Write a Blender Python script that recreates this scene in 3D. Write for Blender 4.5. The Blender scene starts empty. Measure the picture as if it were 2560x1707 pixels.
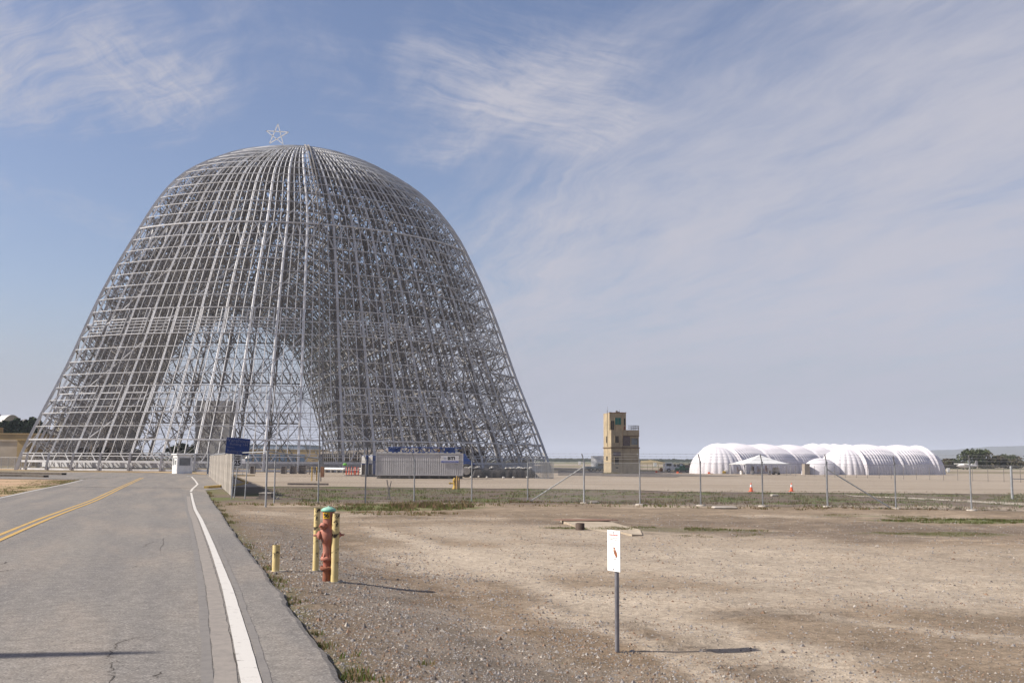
import bpy, math, random
import numpy as np
from mathutils import Vector, Matrix, noise as mnoise
random.seed(7)
R = math.radians
sc = bpy.context.scene
col = sc.collection

# ------------------------------------------------------------------ camera
F, W, H = 2600.0, 2560.0, 1707.0            # focal length and frame of the photograph in pixels
HOR, ROLL = 1149.7, 0.00628                 # horizon row, small roll
CAMZ = 1.8
PITCH = math.atan((HOR - H / 2) / F)
cam = bpy.data.cameras.new('camera')
cam.sensor_width = 36.0
cam.lens = F / W * 36.0
cam.clip_start, cam.clip_end = 0.1, 60000
co = bpy.data.objects.new('camera', cam)
col.objects.link(co)
_r, _u = Vector((1, 0, 0)), Vector((0, -math.sin(PITCH), math.cos(PITCH)))
_f = Vector((0, math.cos(PITCH), math.sin(PITCH)))
c_, s_ = math.cos(ROLL), math.sin(ROLL)
CR, CU = _r * c_ + _u * s_, _u * c_ - _r * s_
M = Matrix(((CR.x, CU.x, -_f.x, 0), (CR.y, CU.y, -_f.y, 0), (CR.z, CU.z, -_f.z, CAMZ), (0, 0, 0, 1)))
co.matrix_world = M
sc.camera = co
sc.render.resolution_x, sc.render.resolution_y = 1024, 682

# ------------------------------------------------------------------ light
SUN_EL, SUN_DIR = R(39), Vector((-1.0, -0.16, 0)).normalized()   # sun stands to the left
sc.view_settings.view_transform = 'Standard'
sc.view_settings.look = 'None'
sc.view_settings.exposure = 0.7
sc.view_settings.gamma = 1.0
sc.view_settings.use_curve_mapping = False
sd = bpy.data.lights.new('sun', 'SUN')
sd.energy, sd.angle, sd.color = 4.4, R(1.1), (1.0, 0.93, 0.83)
so = bpy.data.objects.new('sun', sd)
col.objects.link(so)
tosun = SUN_DIR * math.cos(SUN_EL) + Vector((0, 0, math.sin(SUN_EL)))
so.rotation_euler = tosun.to_track_quat('Z', 'Y').to_euler()
so.location = tosun * 300

world = bpy.data.worlds.new('World')
sc.world = world
world.use_nodes = True
wn, wl = world.node_tree.nodes, world.node_tree.links
wn.clear()


class G:
    """tiny node-graph helper"""
    def __init__(s, nt): s.n, s.l = nt.nodes, nt.links
    def new(s, t, **kw):
        x = s.n.new(t)
        for k, v in kw.items(): setattr(x, k, v)
        return x
    def put(s, sock, v):
        if v is None: return
        if hasattr(v, 'is_linked') or isinstance(v, bpy.types.NodeSocket): s.l.new(v, sock)
        else:
            if isinstance(v, (tuple, list)) and len(v) == 3 and sock.type == 'RGBA': v = (*v, 1)
            sock.default_value = v
    def math(s, op, a, b=None, c=None, clamp=False):
        x = s.new('ShaderNodeMath', operation=op, use_clamp=clamp)
        s.put(x.inputs[0], a); s.put(x.inputs[1], b)
        if c is not None: s.put(x.inputs[2], c)
        return x.outputs[0]
    def vmath(s, op, a, b=None):
        x = s.new('ShaderNodeVectorMath', operation=op)
        s.put(x.inputs[0], a); s.put(x.inputs[1], b)
        return x.outputs['Value'] if op in ('DOT_PRODUCT', 'LENGTH', 'DISTANCE') else x.outputs[0]
    def mix(s, f, a, b, mode='MIX'):
        x = s.new('ShaderNodeMix', data_type='RGBA', blend_type=mode)
        s.put(x.inputs[0], f); s.put(x.inputs[6], a); s.put(x.inputs[7], b)
        return x.outputs[2]
    def noise(s, vec, scale, detail=4, rough=0.55, dist=0.0):
        x = s.new('ShaderNodeTexNoise')
        s.put(x.inputs['Vector'], vec); s.put(x.inputs['Scale'], scale)
        s.put(x.inputs['Detail'], detail); s.put(x.inputs['Roughness'], rough); s.put(x.inputs['Distortion'], dist)
        return x.outputs['Fac']
    def ramp(s, f, lo, hi, a=0.0, b=1.0, smooth=True):
        x = s.new('ShaderNodeMapRange', clamp=True)
        if smooth: x.interpolation_type = 'SMOOTHSTEP'
        s.put(x.inputs['Value'], f); s.put(x.inputs['From Min'], lo); s.put(x.inputs['From Max'], hi)
        s.put(x.inputs['To Min'], a); s.put(x.inputs['To Max'], b)
        return x.outputs['Result']
    def xyz(s, x, y, z):
        n = s.new('ShaderNodeCombineXYZ')
        s.put(n.inputs[0], x); s.put(n.inputs[1], y); s.put(n.inputs[2], z)
        return n.outputs[0]
    def sep(s, v):
        n = s.new('ShaderNodeSeparateXYZ'); s.put(n.inputs[0], v)
        return n.outputs


def dirpx(px, py):
    """direction of a pixel of the photograph (world space)"""
    u, v = px - W / 2, py - H / 2
    return (CR * u - CU * v + _f * F).normalized()


g = G(world.node_tree)
sky = g.new('ShaderNodeTexSky', sky_type='NISHITA')
sky.sun_disc = False
sky.sun_elevation = SUN_EL
sky.sun_rotation = math.atan2(SUN_DIR.x, SUN_DIR.y)
sky.air_density, sky.dust_density, sky.ozone_density, sky.altitude = 1.0, 1.6, 2.2, 10
tc = g.new('ShaderNodeTexCoord')
D3 = tc.outputs['Generated']
dx, dy, dz = g.sep(D3)
zz_ = g.math('ADD', g.math('MAXIMUM', dz, 0.0), 0.10)
pl = g.xyz(g.math('DIVIDE', dx, zz_), g.math('DIVIDE', dy, zz_), 0.0)
SA = R(-20.5)                                       # wind direction the cirrus is drawn out along
av = (math.sin(SA), math.cos(SA), 0)
bv = (math.cos(SA), -math.sin(SA), 0)
wx = g.noise(g.vmath('MULTIPLY', pl, (1.1, 1.1, 0)), 1.0, 4, .55)
wy = g.noise(g.vmath('ADD', g.vmath('MULTIPLY', pl, (1.1, 1.1, 0)), (7.1, 3.3, 2.0)), 1.0, 4, .55)
plw = g.vmath('ADD', pl, g.xyz(g.math('MULTIPLY', g.math('SUBTRACT', wx, .5), .42), g.math('MULTIPLY', g.math('SUBTRACT', wy, .5), .42), 0.0))
ca, cb = g.vmath('DOT_PRODUCT', plw, av), g.vmath('DOT_PRODUCT', plw, bv)
cb0 = g.vmath('DOT_PRODUCT', pl, bv)
nA = g.noise(g.xyz(g.math('MULTIPLY', ca, .45), g.math('MULTIPLY', cb, 1.25), .7), 1.0, 9, .56)
nB = g.noise(g.xyz(g.math('MULTIPLY', ca, 1.5), g.math('MULTIPLY', cb, 4.6), 2.2), 1.0, 9, .62)
nC = g.noise(g.xyz(g.math('MULTIPLY', ca, 4.5), g.math('MULTIPLY', cb, 13.0), 4.2), 1.0, 6, .68)
bias = g.ramp(cb0, 0.45, 1.75, -.10, .66)


def tuft(px, py, ra, rb, amt, ang):
    """a denser place of the cirrus layer"""
    global bias
    d = dirpx(px, py)
    c = Vector((d.x, d.y, 0)) / (max(d.z, 0) + 0.10)
    a = (math.sin(R(ang)), math.cos(R(ang)), 0); b = (math.cos(R(ang)), -math.sin(R(ang)), 0)
    off = g.vmath('SUBTRACT', plw, tuple(c))
    u = g.math('DIVIDE', g.vmath('DOT_PRODUCT', off, a), ra); v = g.math('DIVIDE', g.vmath('DOT_PRODUCT', off, b), rb)
    r2 = g.math('ADD', g.math('MULTIPLY', u, u), g.math('MULTIPLY', v, v))
    mk = g.ramp(r2, 1.0, 0.0, 0.0, amt)
    fib = g.noise(g.xyz(g.math('MULTIPLY', u, 1.6), g.math('MULTIPLY', v, 6.5), px * .01), 1.0, 9, .70, .5)
    bias = g.math('ADD', bias, g.math('MULTIPLY', mk, g.math('ADD', .50, g.math('MULTIPLY', g.math('SUBTRACT', fib, .5), 2.6))))


tuft(230, 225, .42, .42, .62, -60)
tuft(395, 215, .26, .14, .40, 12)
tuft(60, 60, .60, .50, .50, -60)
tuft(1290, 190, .34, .34, .55, 60)
tuft(1190, 305, .12, .42, .42, 55)
tuft(1450, 330, .20, .24, .45, 60)
tuft(1000, 255, .45, .60, .34, 70)
tuft(1130, 40, .5, .6, .30, 70)
tuft(200, 520, .14, .70, .34, -68)
tuft(1330, 625, 1.2, .30, .30, -12)
tuft(1400, 690, 1.4, .8, .25, -12)
tot = g.math('ADD', bias, g.math('ADD', g.math('MULTIPLY', g.math('SUBTRACT', nA, .5), 1.55), g.math('ADD', g.math('MULTIPLY', g.math('SUBTRACT', nB, .5), .95), g.math('MULTIPLY', g.math('SUBTRACT', nC, .5), .55))))
cl = g.math('MULTIPLY', g.ramp(tot, -.12, 1.05), .94)
CLOUD = (4.75, 4.72, 5.35)
base = g.mix(1.0, sky.outputs[0], (1.10, 1.035, 1.11), 'MULTIPLY')
skyc = g.mix(cl, base, CLOUD)
hz = g.ramp(dz, 0.16, -0.02, 0.0, 0.92)
skyc = g.mix(hz, skyc, (3.3, 3.5, 4.35))
bg = g.new('ShaderNodeBackground')
g.put(bg.inputs['Color'], skyc)
bg.inputs['Strength'].default_value = 0.07
wo = g.new('ShaderNodeOutputWorld')
g.l.new(bg.outputs[0], wo.inputs['Surface'])

# ------------------------------------------------------------------ helpers
MATS = {}


def mat(name, c1, c2=None, scale=3.0, rough=0.75, metal=0.0, bump=0.0, detail=5, lo=0.35, hi=0.65, coord='Object', extra=None, spec=0.3):
    m = bpy.data.materials.new(name)
    m.use_nodes = True
    k = G(m.node_tree)
    p = m.node_tree.nodes['Principled BSDF']
    p.inputs['Roughness'].default_value = rough
    p.inputs['Metallic'].default_value = metal
    p.inputs['Specular IOR Level'].default_value = spec
    t = k.new('ShaderNodeTexCoord').outputs[coord]
    c = c1
    if c2 is not None:
        n = k.noise(t, scale, detail)
        c = k.mix(k.ramp(n, lo, hi), c1, c2)
        if bump:
            b = k.new('ShaderNodeBump'); b.inputs['Strength'].default_value = bump
            k.put(b.inputs['Height'], n); k.l.new(b.outputs[0], p.inputs['Normal'])
    if extra: c = extra(k, t, c, p)
    k.put(p.inputs['Base Color'], c)
    MATS[name] = m
    return m


class MB:
    """collects shapes and links them as ONE mesh object"""
    def __init__(s): s.v, s.f, s.mi, s.sm = [], [], [], []; s.cur = 0; s.smooth = False
    def add(s, vs, fs):
        o = len(s.v)
        s.v += [tuple(x) for x in vs]
        for f in fs:
            s.f.append(tuple(i + o for i in f)); s.mi.append(s.cur); s.sm.append(s.smooth)
        return s
    def box(s, c, d, rz=0.0, bev=0.0):
        x, y, z = d[0] / 2, d[1] / 2, d[2] / 2
        cs, sn = math.cos(rz), math.sin(rz)
        P = []
        if bev <= 0:
            for (i, j, k) in ((-1, -1, -1), (1, -1, -1), (1, 1, -1), (-1, 1, -1), (-1, -1, 1), (1, -1, 1), (1, 1, 1), (-1, 1, 1)):
                P.append((i * x, j * y, k * z))
            Fc = [(0, 3, 2, 1), (4, 5, 6, 7), (0, 1, 5, 4), (1, 2, 6, 5), (2, 3, 7, 6), (3, 0, 4, 7)]
        else:
            rings = []
            for (zz, ins) in ((-z, bev), (-z + bev, 0), (z - bev, 0), (z, bev)):
                a, b = x - ins, y - ins
                q = min(bev, 0.4 * min(a, b))
                rings.append([(-a + q, -b, zz), (a - q, -b, zz), (a, -b + q, zz), (a, b - q, zz), (a - q, b, zz), (-a + q, b, zz), (-a, b - q, zz), (-a, -b + q, zz)])
            P = [p for r in rings for p in r]
            Fc = [tuple(range(7, -1, -1)), tuple(range(24, 32))]
            for r in range(3):
                for i in range(8):
                    j = (i + 1) % 8
                    Fc.append((r * 8 + i, r * 8 + j, r * 8 + 8 + j, r * 8 + 8 + i))
        P = [(c[0] + a * cs - b * sn, c[1] + a * sn + b * cs, c[2] + e) for a, b, e in P]
        return s.add(P, Fc)
    def bar(s, p, q, w, h=None, up=None, caps=False):
        """four-sided bar from p to q; w across, h along `up`"""
        h = w if h is None else h
        p, q = Vector(p), Vector(q)
        d = q - p
        if d.length < 1e-6: return s
        d.normalize()
        up = Vector(up) if up is not None else Vector((0, 0, 1))
        if abs(d.dot(up)) > 0.98: up = Vector((0, 1, 0)) if abs(d.y) < 0.9 else Vector((1, 0, 0))
        a = d.cross(up).normalized() * (w / 2)
        b = a.cross(d).normalized() * (h / 2)
        vs = [p - a - b, p + a - b, p + a + b, p - a + b, q - a - b, q + a - b, q + a + b, q - a + b]
        fs = [(0, 1, 5, 4), (1, 2, 6, 5), (2, 3, 7, 6), (3, 0, 4, 7)]
        if caps: fs += [(0, 3, 2, 1), (4, 5, 6, 7)]
        return s.add(vs, fs)
    def tube(s, p, q, r, r2=None, n=10, caps=True):
        r2 = r if r2 is None else r2
        p, q = Vector(p), Vector(q)
        d = (q - p).normalized()
        up = Vector((0, 0, 1)) if abs(d.z) < 0.95 else Vector((1, 0, 0))
        a = d.cross(up).normalized(); b = a.cross(d)
        vs = []
        for (o, rr) in ((p, r), (q, r2)):
            for i in range(n):
                t = 2 * math.pi * i / n
                vs.append(o + a * (math.cos(t) * rr) + b * (math.sin(t) * rr))
        sm = s.smooth; s.smooth = True
        s.add(vs, [(i, n + i, n + (i + 1) % n, (i + 1) % n) for i in range(n)])
        s.smooth = sm
        if caps: s.add(vs, [tuple(range(n)), tuple(range(2 * n - 1, n - 1, -1))])
        return s
    def lathe(s, prof, c=(0, 0, 0), axis=(0, 0, 1), n=20, cap=True):
        ax = Vector(axis).normalized(); c = Vector(c)
        up = Vector((0, 0, 1)) if abs(ax.z) < 0.95 else Vector((1, 0, 0))
        a = ax.cross(up).normalized(); b = ax.cross(a)
        vs = [c + ax * h + (a * math.cos(2 * math.pi * i / n) + b * math.sin(2 * math.pi * i / n)) * r for (r, h) in prof for i in range(n)]
        fs = []
        for k in range(len(prof) - 1):
            for i in range(n):
                j = (i + 1) % n
                fs.append((k * n + i, k * n + j, k * n + n + j, k * n + n + i))
        sm = s.smooth; s.smooth = True; s.add(vs, fs); s.smooth = sm
        if cap: s.add(vs, [tuple(range(n - 1, -1, -1)), tuple(range((len(prof) - 1) * n, len(prof) * n))])
        return s
    def sheet(s, P):
        """grid of points, rows x cols"""
        n = len(P[0])
        vs = [p for r in P for p in r]
        fs = [(r * n + i, r * n + i + 1, r * n + n + i + 1, r * n + n + i) for r in range(len(P) - 1) for i in range(n - 1)]
        return s.add(vs, fs)
    def mesh(s, name, mats):
        me = bpy.data.meshes.new(name)
        me.from_pydata(s.v, [], s.f)
        for m in (mats if isinstance(mats, (list, tuple)) else [mats]): me.materials.append(m)
        me.polygons.foreach_set('material_index', s.mi)
        me.polygons.foreach_set('use_smooth', s.sm)
        me.update()
        return me
    def build(s, name, mats, parent=None, kind=None, loc=None, rz=0.0):
        return link(name, s.mesh(name, mats), parent, kind, loc, rz)


def link(name, me, parent=None, kind=None, loc=None, rz=0.0):
    o = bpy.data.objects.new(name, me)
    col.objects.link(o)
    if parent is not None: o.parent = parent
    if loc is not None: o.location = loc
    o.rotation_euler.z = rz
    if kind: o['kind'] = kind
    return o


def tag(o, label, cat, group=None):
    o['label'] = label; o['category'] = cat
    if group: o['group'] = group
    return o


def thing(name, label, cat, loc=(0, 0, 0), rz=0.0, group=None):
    o = bpy.data.objects.new(name, None)
    o.empty_display_size = 0.3
    col.objects.link(o)
    o.location = loc; o.rotation_euler.z = rz
    return tag(o, label, cat, group)


def dup(root, loc, rz=None, label=None):
    r = root.copy(); col.objects.link(r); r.location = loc
    if rz is not None: r.rotation_euler.z = rz
    if label: r['label'] = label
    for ch in list(root.children):
        c = ch.copy(); col.objects.link(c); c.parent = r
        for gch in ch.children:
            d = gch.copy(); col.objects.link(d); d.parent = c
    return r


def smooth(t):
    t = min(1.0, max(0.0, t)); return t * t * (3 - 2 * t)


_pend = []


def text(s, size, mt, parent, loc, rx=90, rz=0.0, ext=0.004, name='lettering', align='CENTER', sx=1.0, bold=0.0):
    cu = bpy.data.curves.new('t', 'FONT')
    cu.body = s; cu.size = size; cu.extrude = ext; cu.align_x = align; cu.align_y = 'CENTER'; cu.offset = bold
    cu.resolution_u = 2
    o = bpy.data.objects.new('t', cu); col.objects.link(o)
    bpy.context.view_layer.update()
    me = bpy.data.meshes.new_from_object(o.evaluated_get(bpy.context.evaluated_depsgraph_get()))
    bpy.data.objects.remove(o); bpy.data.curves.remove(cu)
    me.name = name; me.materials.clear(); me.materials.append(mt)
    t = link(name, me, parent)
    t.location = loc; t.rotation_euler = (R(rx), 0, rz); t.scale = (sx, 1, 1)
    return t


# ------------------------------------------------------------------ terrain
LOW = -0.40                                   # level of the airfield below the road at the camera


def zroad(y): return LOW * smooth((y - 14) / 44)


def ray(px, py):
    return dirpx(px, py)


def at(px, py, z=LOW):
    d = ray(px, py); t = (z - CAMZ) / d.z
    return Vector((d.x * t, d.y * t, z))


def road_at(px, py):
    z = 0.0
    for _ in range(30):
        p = at(px, py, z); z = 0.5 * z + 0.5 * zroad(p.y)
    return at(px, py, z)


def poly(pts):
    """x of a boundary as a function of y, from pixels on the road"""
    P = sorted([road_at(*p) for p in pts], key=lambda v: v.y)
    ys, xs = [p.y for p in P], [p.x for p in P]
    s0 = (xs[1] - xs[0]) / (ys[1] - ys[0]) if ys[1] - ys[0] > .5 else (xs[2] - xs[0]) / (ys[2] - ys[0])
    ys = [-40] + ys; xs = [xs[0] + s0 * (-40 - ys[1])] + xs
    return lambda y: float(np.interp(y, ys, xs))


_slope = -0.318
XE = poly([(852, 1707), (731, 1534), (684, 1461), (625, 1390), (563, 1300), (549, 1276), (514, 1226)])     # broken right edge of the asphalt
XW = poly([(625, 1707), (603, 1611), (570, 1483), (531, 1373), (501, 1300), (488, 1276), (477, 1229)])     # white edge line
XY = poly([(0, 1347), (127, 1293), (179, 1273), (300, 1220.5), (357, 1194)])                              # double yellow line
XL = poly([(0, 1246), (89, 1226.5), (159, 1212), (212, 1199)])                                            # left white line


def jag(y):
    return 0.07 * mnoise.noise(Vector((y * 0.7, 3.3, 0))) + 0.035 * mnoise.noise(Vector((y * 3.1, 7.3, 0)))


LUMPS = [(p.x, p.y, rx, ry, h_) for p, rx, ry, h_ in [(at(px, py, -.28), rx, ry, h_) for px, py, rx, ry, h_ in (
    (1470, 1518, .32, .14, .06), (1590, 1566, .22, .12, .07), (1612, 1585, .16, .08, .06), (1700, 1611, .3, .08, .07), (1770, 1612, .25, .07, .06), (1925, 1680, .35, .1, .08), (1950, 1530, .5, .12, .05),
    (1600, 1630, .2, .06, .04), (2210, 1622, .3, .1, .05), (1880, 1550, .3, .12, .05), (2050, 1545, .4, .1, .05), (1440, 1660, .2, .1, .05), (1330, 1590, .25, .1, .04), (760, 1530, .3, .07, .05), (800, 1565, .25, .06, .05), (1750, 1480, .4, .12, .05), (2300, 1540, .5, .12, .05), (1250, 1430, .4, .12, .05), (1400, 1450, .4, .12, .05))]]


def terrain(x, y):
    zr = zroad(y)
    if y > 62: return LOW
    xe, xl = XE(y), XL(y) - 0.25
    f = 1.0 - smooth((y - 44) / 14)
    if x > xe:
        e = x - xe
        fld = -0.27 - 0.13 * smooth((y - 16) / 30)
        k = smooth((e - 0.55) / 2.3)
        z = zr - 0.03 + (fld - zr + 0.03) * k if fld < zr else zr
        b = mnoise.fractal(Vector((x * 0.22, y * 0.22, 0)), 1.0, 2.1, 5) * 0.07 + mnoise.noise(Vector((x * 1.6, y * 1.6, 2))) * 0.018
        if y < 24:
            for lx, ly, rx, ry, h_ in LUMPS:
                u = (x - lx) / rx
                if -2.2 < u < 2.2:
                    v = (y - ly) / ry
                    if -2.2 < v < 2.2: z += h_ * math.exp(-u * u - v * v) * (1 + .5 * mnoise.noise(Vector((x * 9, y * 9, 0))))
        return z + b * smooth(e / 1.2) * f - 0.005 * (1 - k)
    if x < xl:
        e = xl - x
        return zr + (0.10 + 0.10 * mnoise.fractal(Vector((x * 0.3, y * 0.3, 5)), 1.0, 2.0, 4)) * smooth(e / 1.5) * f
    return zr - 0.03


def gat(px, py):
    """pixel of the photograph -> point on the modelled ground"""
    z = -0.2
    for _ in range(40):
        p = at(px, py, z); z = 0.6 * z + 0.4 * terrain(p.x, p.y)
    p = at(px, py, z)
    return Vector((p.x, p.y, terrain(p.x, p.y)))


# colour of the bare ground, patch by patch, lump shadows painted in
DIRT, PALE, BROWN, DARK, GREEN, STRAW = [np.array(c) for c in ((.226, .175, .124), (.375, .313, .242), (.170, .124, .082), (.138, .108, .084), (.095, .115, .035), (.33, .25, .155))]
BLOBS = []


def blob(px, py, rx, ry, c, a, rot=0.0):
    p = gat(px, py); BLOBS.append((p.x, p.y, rx, ry, math.cos(rot), math.sin(rot), c, a))


blob(1120, 1400, 3.6, 4.0, PALE, .75); blob(1500, 1520, 1.6, 1.6, PALE, .6); blob(1800, 1500, 2.6, 1.5, PALE, .7); blob(2050, 1440, 4.5, 2.5, PALE, .75)
blob(2350, 1480, 3.5, 2.2, PALE, .55); blob(1700, 1400, 4.5, 3.5, PALE, .6); blob(2300, 1390, 6, 3.5, PALE, .6); blob(1300, 1330, 4, 5, PALE, .5); blob(1960, 1640, 1.2, .8, PALE, .6); blob(1500, 1560, .9, .5, PALE, .5)
blob(960, 1480, 1.6, 1.5, BROWN, .6); blob(1200, 1500, 1.3, 1.3, BROWN, .55); blob(1480, 1590, .8, .7, BROWN, .55); blob(760, 1300, 1.5, 8, DIRT, .6)
blob(2100, 1315, 12, 2.6, DARK, .55, -.1); blob(1750, 1300, 6, 2, DARK, .3); blob(2450, 1330, 7, 4, DARK, .5)
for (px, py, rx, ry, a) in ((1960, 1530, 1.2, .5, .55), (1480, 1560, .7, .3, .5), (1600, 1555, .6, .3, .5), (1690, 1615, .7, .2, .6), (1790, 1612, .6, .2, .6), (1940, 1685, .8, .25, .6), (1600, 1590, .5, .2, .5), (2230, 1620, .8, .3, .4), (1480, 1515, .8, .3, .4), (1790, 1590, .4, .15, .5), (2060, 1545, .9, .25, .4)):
    blob(px, py, rx, ry, DARK * .8, a)  # shade on the right of the lumps, painted into the soil colour
blob(1010, 1268, 4.0, 4.0, GREEN, .75); blob(1060, 1280, 3, 2.0, BROWN, .6); blob(1640, 1322, 3.2, .9, GREEN, .7, -.2); blob(2440, 1302, 4.2, 1.6, GREEN, .8); blob(2180, 1290, 3, .6, GREEN, .45); blob(2350, 1335, 2.4, .7, GREEN, .5)
blob(20, 1225, 3, 1.8, GREEN, .7); blob(150, 1205, 5, 2, STRAW, .4)


BANDS = []


def band(pts, w, c, a):
    P = [gat(*q) for q in pts]; BANDS.append(([(p.x, p.y) for p in P], w, c, a))


band([(900, 1312), (1020, 1345), (1180, 1405), (1400, 1480), (1650, 1545), (1900, 1610), (2150, 1700)], .55, PALE * 1.08, .8)
band([(960, 1300), (1150, 1335), (1450, 1400), (1850, 1440), (2400, 1500)], .9, PALE, .6)
band([(880, 1400), (1060, 1480), (1280, 1560), (1460, 1600), (1560, 1640)], .55, BROWN * 1.15, .75)
band([(830, 1350), (930, 1400), (1150, 1500), (1300, 1530)], .35, BROWN, .6)
band([(1480, 1312), (1800, 1330), (2200, 1345), (2600, 1352)], 1.6, DARK * 1.15, .6)
band([(1900, 1300), (2300, 1310), (2600, 1318)], 1.2, DARK * 1.1, .5)
band([(1350, 1520), (1600, 1600), (1800, 1707)], .18, PALE * 1.1, .7)
band([(1500, 1470), (1800, 1500), (2200, 1560), (2560, 1600)], .35, PALE * 1.05, .6)
GREYG = np.array((.178, .150, .122))


def gcol(x, y):
    n = mnoise.fractal(Vector((x * 0.35, y * 0.35, 11)), 1.0, 2.1, 5)
    n2 = mnoise.fractal(Vector((x * 0.10, y * 0.16, 4)), 1.0, 2.0, 3)
    n3 = mnoise.fractal(Vector((x * 1.3, y * 1.3, 17)), 1.0, 2.0, 4)
    xe, xl = XE(min(y, 76)), XL(min(y, 104))
    if y > 150 or y < -10:
        c = DIRT * 0.5 + np.array((.20, .185, .11)) * .5
        if y > 330: c = np.array((.165, .158, .082)) * (1 + .35 * n2) + .02
        if 520 < y < 700: c = np.array((.27, .25, .21))
        if y > 1200: c = np.array((.15, .15, .10))
        return c
    c = DIRT * (1.0 + 0.30 * n + 0.20 * n3)
    c = c + (PALE - c) * smooth((n2 + .35 * n + 0.02) / 0.5) * 0.6
    if x < xl + 1:
        c = np.array((.42, .29, .185)) * (1 + .22 * n + .15 * n3)
        e = xl - x
        k = smooth((1.9 + 2.0 * n - e) / 1.4) * (0.5 + .5 * smooth(n3 / .3 + .5))
        return c + (GREEN * 1.2 - c) * k * .8
    e = x - xe
    for (bx, by, rx, ry, cs, sn, cc, a) in BLOBS:
        u, v = x - bx, y - by
        u, v = (u * cs + v * sn) / rx, (-u * sn + v * cs) / ry
        d = u * u + v * v + 0.9 * n + .5 * n3
        if d < 1.4: c = c + (cc * (1 + .2 * n3) - c) * a * smooth((1.4 - d) / 1.2)
    if y < 34 and e > 0:
        gk = smooth((3.4 + .8 * n - e * (1 if y > 12 else .75)) / 2.2)
        c = c + (GREYG * (1 + .25 * n3) - c) * gk * .8
        for pts, w, cc, a in BANDS:
            dm = 9e9
            for (ax, ay), (bx, by) in zip(pts[:-1], pts[1:]):
                ux, uy = bx - ax, by - ay
                t = max(0.0, min(1.0, ((x - ax) * ux + (y - ay) * uy) / (ux * ux + uy * uy)))
                dm = min(dm, (x - ax - ux * t) ** 2 + (y - ay - uy * t) ** 2)
            d = math.sqrt(dm) / w + .9 * n + .8 * n3
            if d < 1.3: c = c + (cc * (1 + .2 * n3) - c) * a * smooth((1.3 - d) / 1.0)
    if e < 2.0 and y < 76:
        k = smooth((1.1 + 0.8 * n - e) / 0.8)
        c = c + (BROWN * .85 - c) * k * 0.6
        k2 = smooth((0.35 + .35 * n3 - e) / .3)
        c = c + (GREEN * .8 - c) * k2 * .45
    if y > 52:                                   # ditch between fence and apron
        t = smooth((y - 52 - 2 * n) / 3)
        gk = smooth((n3 * .5 + n + 0.10) / 0.5) * smooth((y - 53) / 3)
        dc = DARK * 1.05 + (GREEN * 1.15 - DARK * 1.05) * gk * .8
        c = c + (dc - c) * t
    return np.clip(c, .03, .6)


def grow(a, first, ratio, end):
    out, st = [], first
    while a < end:
        out.append(a); a += st; st *= ratio
    return out


xs = sorted(set([-x for x in grow(15, .5, 1.28, 14000)] + [-14000.0] + list(np.arange(-14.5, 34.5, .17)) + grow(34.6, .4, 1.28, 14000) + [14000.0]))
ys = sorted(set([-x for x in grow(1, 1, 1.5, 3000)] + [-3000.0] + grow(0, 1, 1.0, 5) + grow(5.5, .12, 1.004, 30) + grow(30.2, .22, 1.012, 84) + grow(85, 2.5, 1.16, 14000) + [14000.0]))
gv, gc = [], []
for y in ys:
    for x in xs:
        gv.append((x, y, terrain(x, y)))
        gc.append(gcol(x, y))
nx = len(xs)
gf = [(r * nx + i, r * nx + i + 1, r * nx + nx + i + 1, r * nx + nx + i) for r in range(len(ys) - 1) for i in range(nx - 1)]
me = bpy.data.meshes.new('ground')
me.from_pydata(gv, [], gf)
ca_ = me.color_attributes.new('soil', 'FLOAT_COLOR', 'POINT')
ca_.data.foreach_set('color', np.concatenate([np.array(gc), np.ones((len(gc), 1))], 1).astype(np.float32).ravel())
me.polygons.foreach_set('use_smooth', [True] * len(gf))


def soil(k, t, c, p):
    at_ = k.new('ShaderNodeAttribute', attribute_name='soil').outputs['Color']
    n1 = k.noise(t, 9.0, 8, .68); n2 = k.noise(t, 42.0, 5, .7); n3 = k.noise(t, 1.7, 6, .6)
    v = k.math('ADD', k.math('MULTIPLY', k.ramp(n1, .28, .72), .52), k.math('MULTIPLY', k.ramp(n2, .3, .7), .5))
    v = k.math('ADD', k.math('ADD', v, k.math('MULTIPLY', n3, .5)), .26)
    cc = k.mix(1.0, at_, k.xyz(v, v, v), 'MULTIPLY')
    vo = k.new('ShaderNodeTexVoronoi'); k.put(vo.inputs['Vector'], t); vo.inputs['Scale'].default_value = 20
    st = k.math('MULTIPLY', k.ramp(vo.outputs['Distance'], .33, .16), k.ramp(k.sep(vo.outputs['Color'])[0], .70, .74))
    st = k.math('MULTIPLY', st, k.ramp(n3, .35, .6))
    cc = k.mix(k.math('MULTIPLY', st, .55), cc, (.42, .37, .32))
    b = k.new('ShaderNodeBump'); b.inputs['Strength'].default_value = .65; b.inputs['Distance'].default_value = .05
    k.put(b.inputs['Height'], k.math('ADD', k.math('ADD', n1, k.math('MULTIPLY', n2, .35)), k.math('MULTIPLY', st, .5)))
    k.l.new(b.outputs[0], p.inputs['Normal'])
    return cc


me.materials.append(mat('soil', (.3, .2, .1), rough=.95, extra=soil, spec=.1))
link('ground', me, kind='structure')

# ------------------------------------------------------------------ asphalt and its markings


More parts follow.
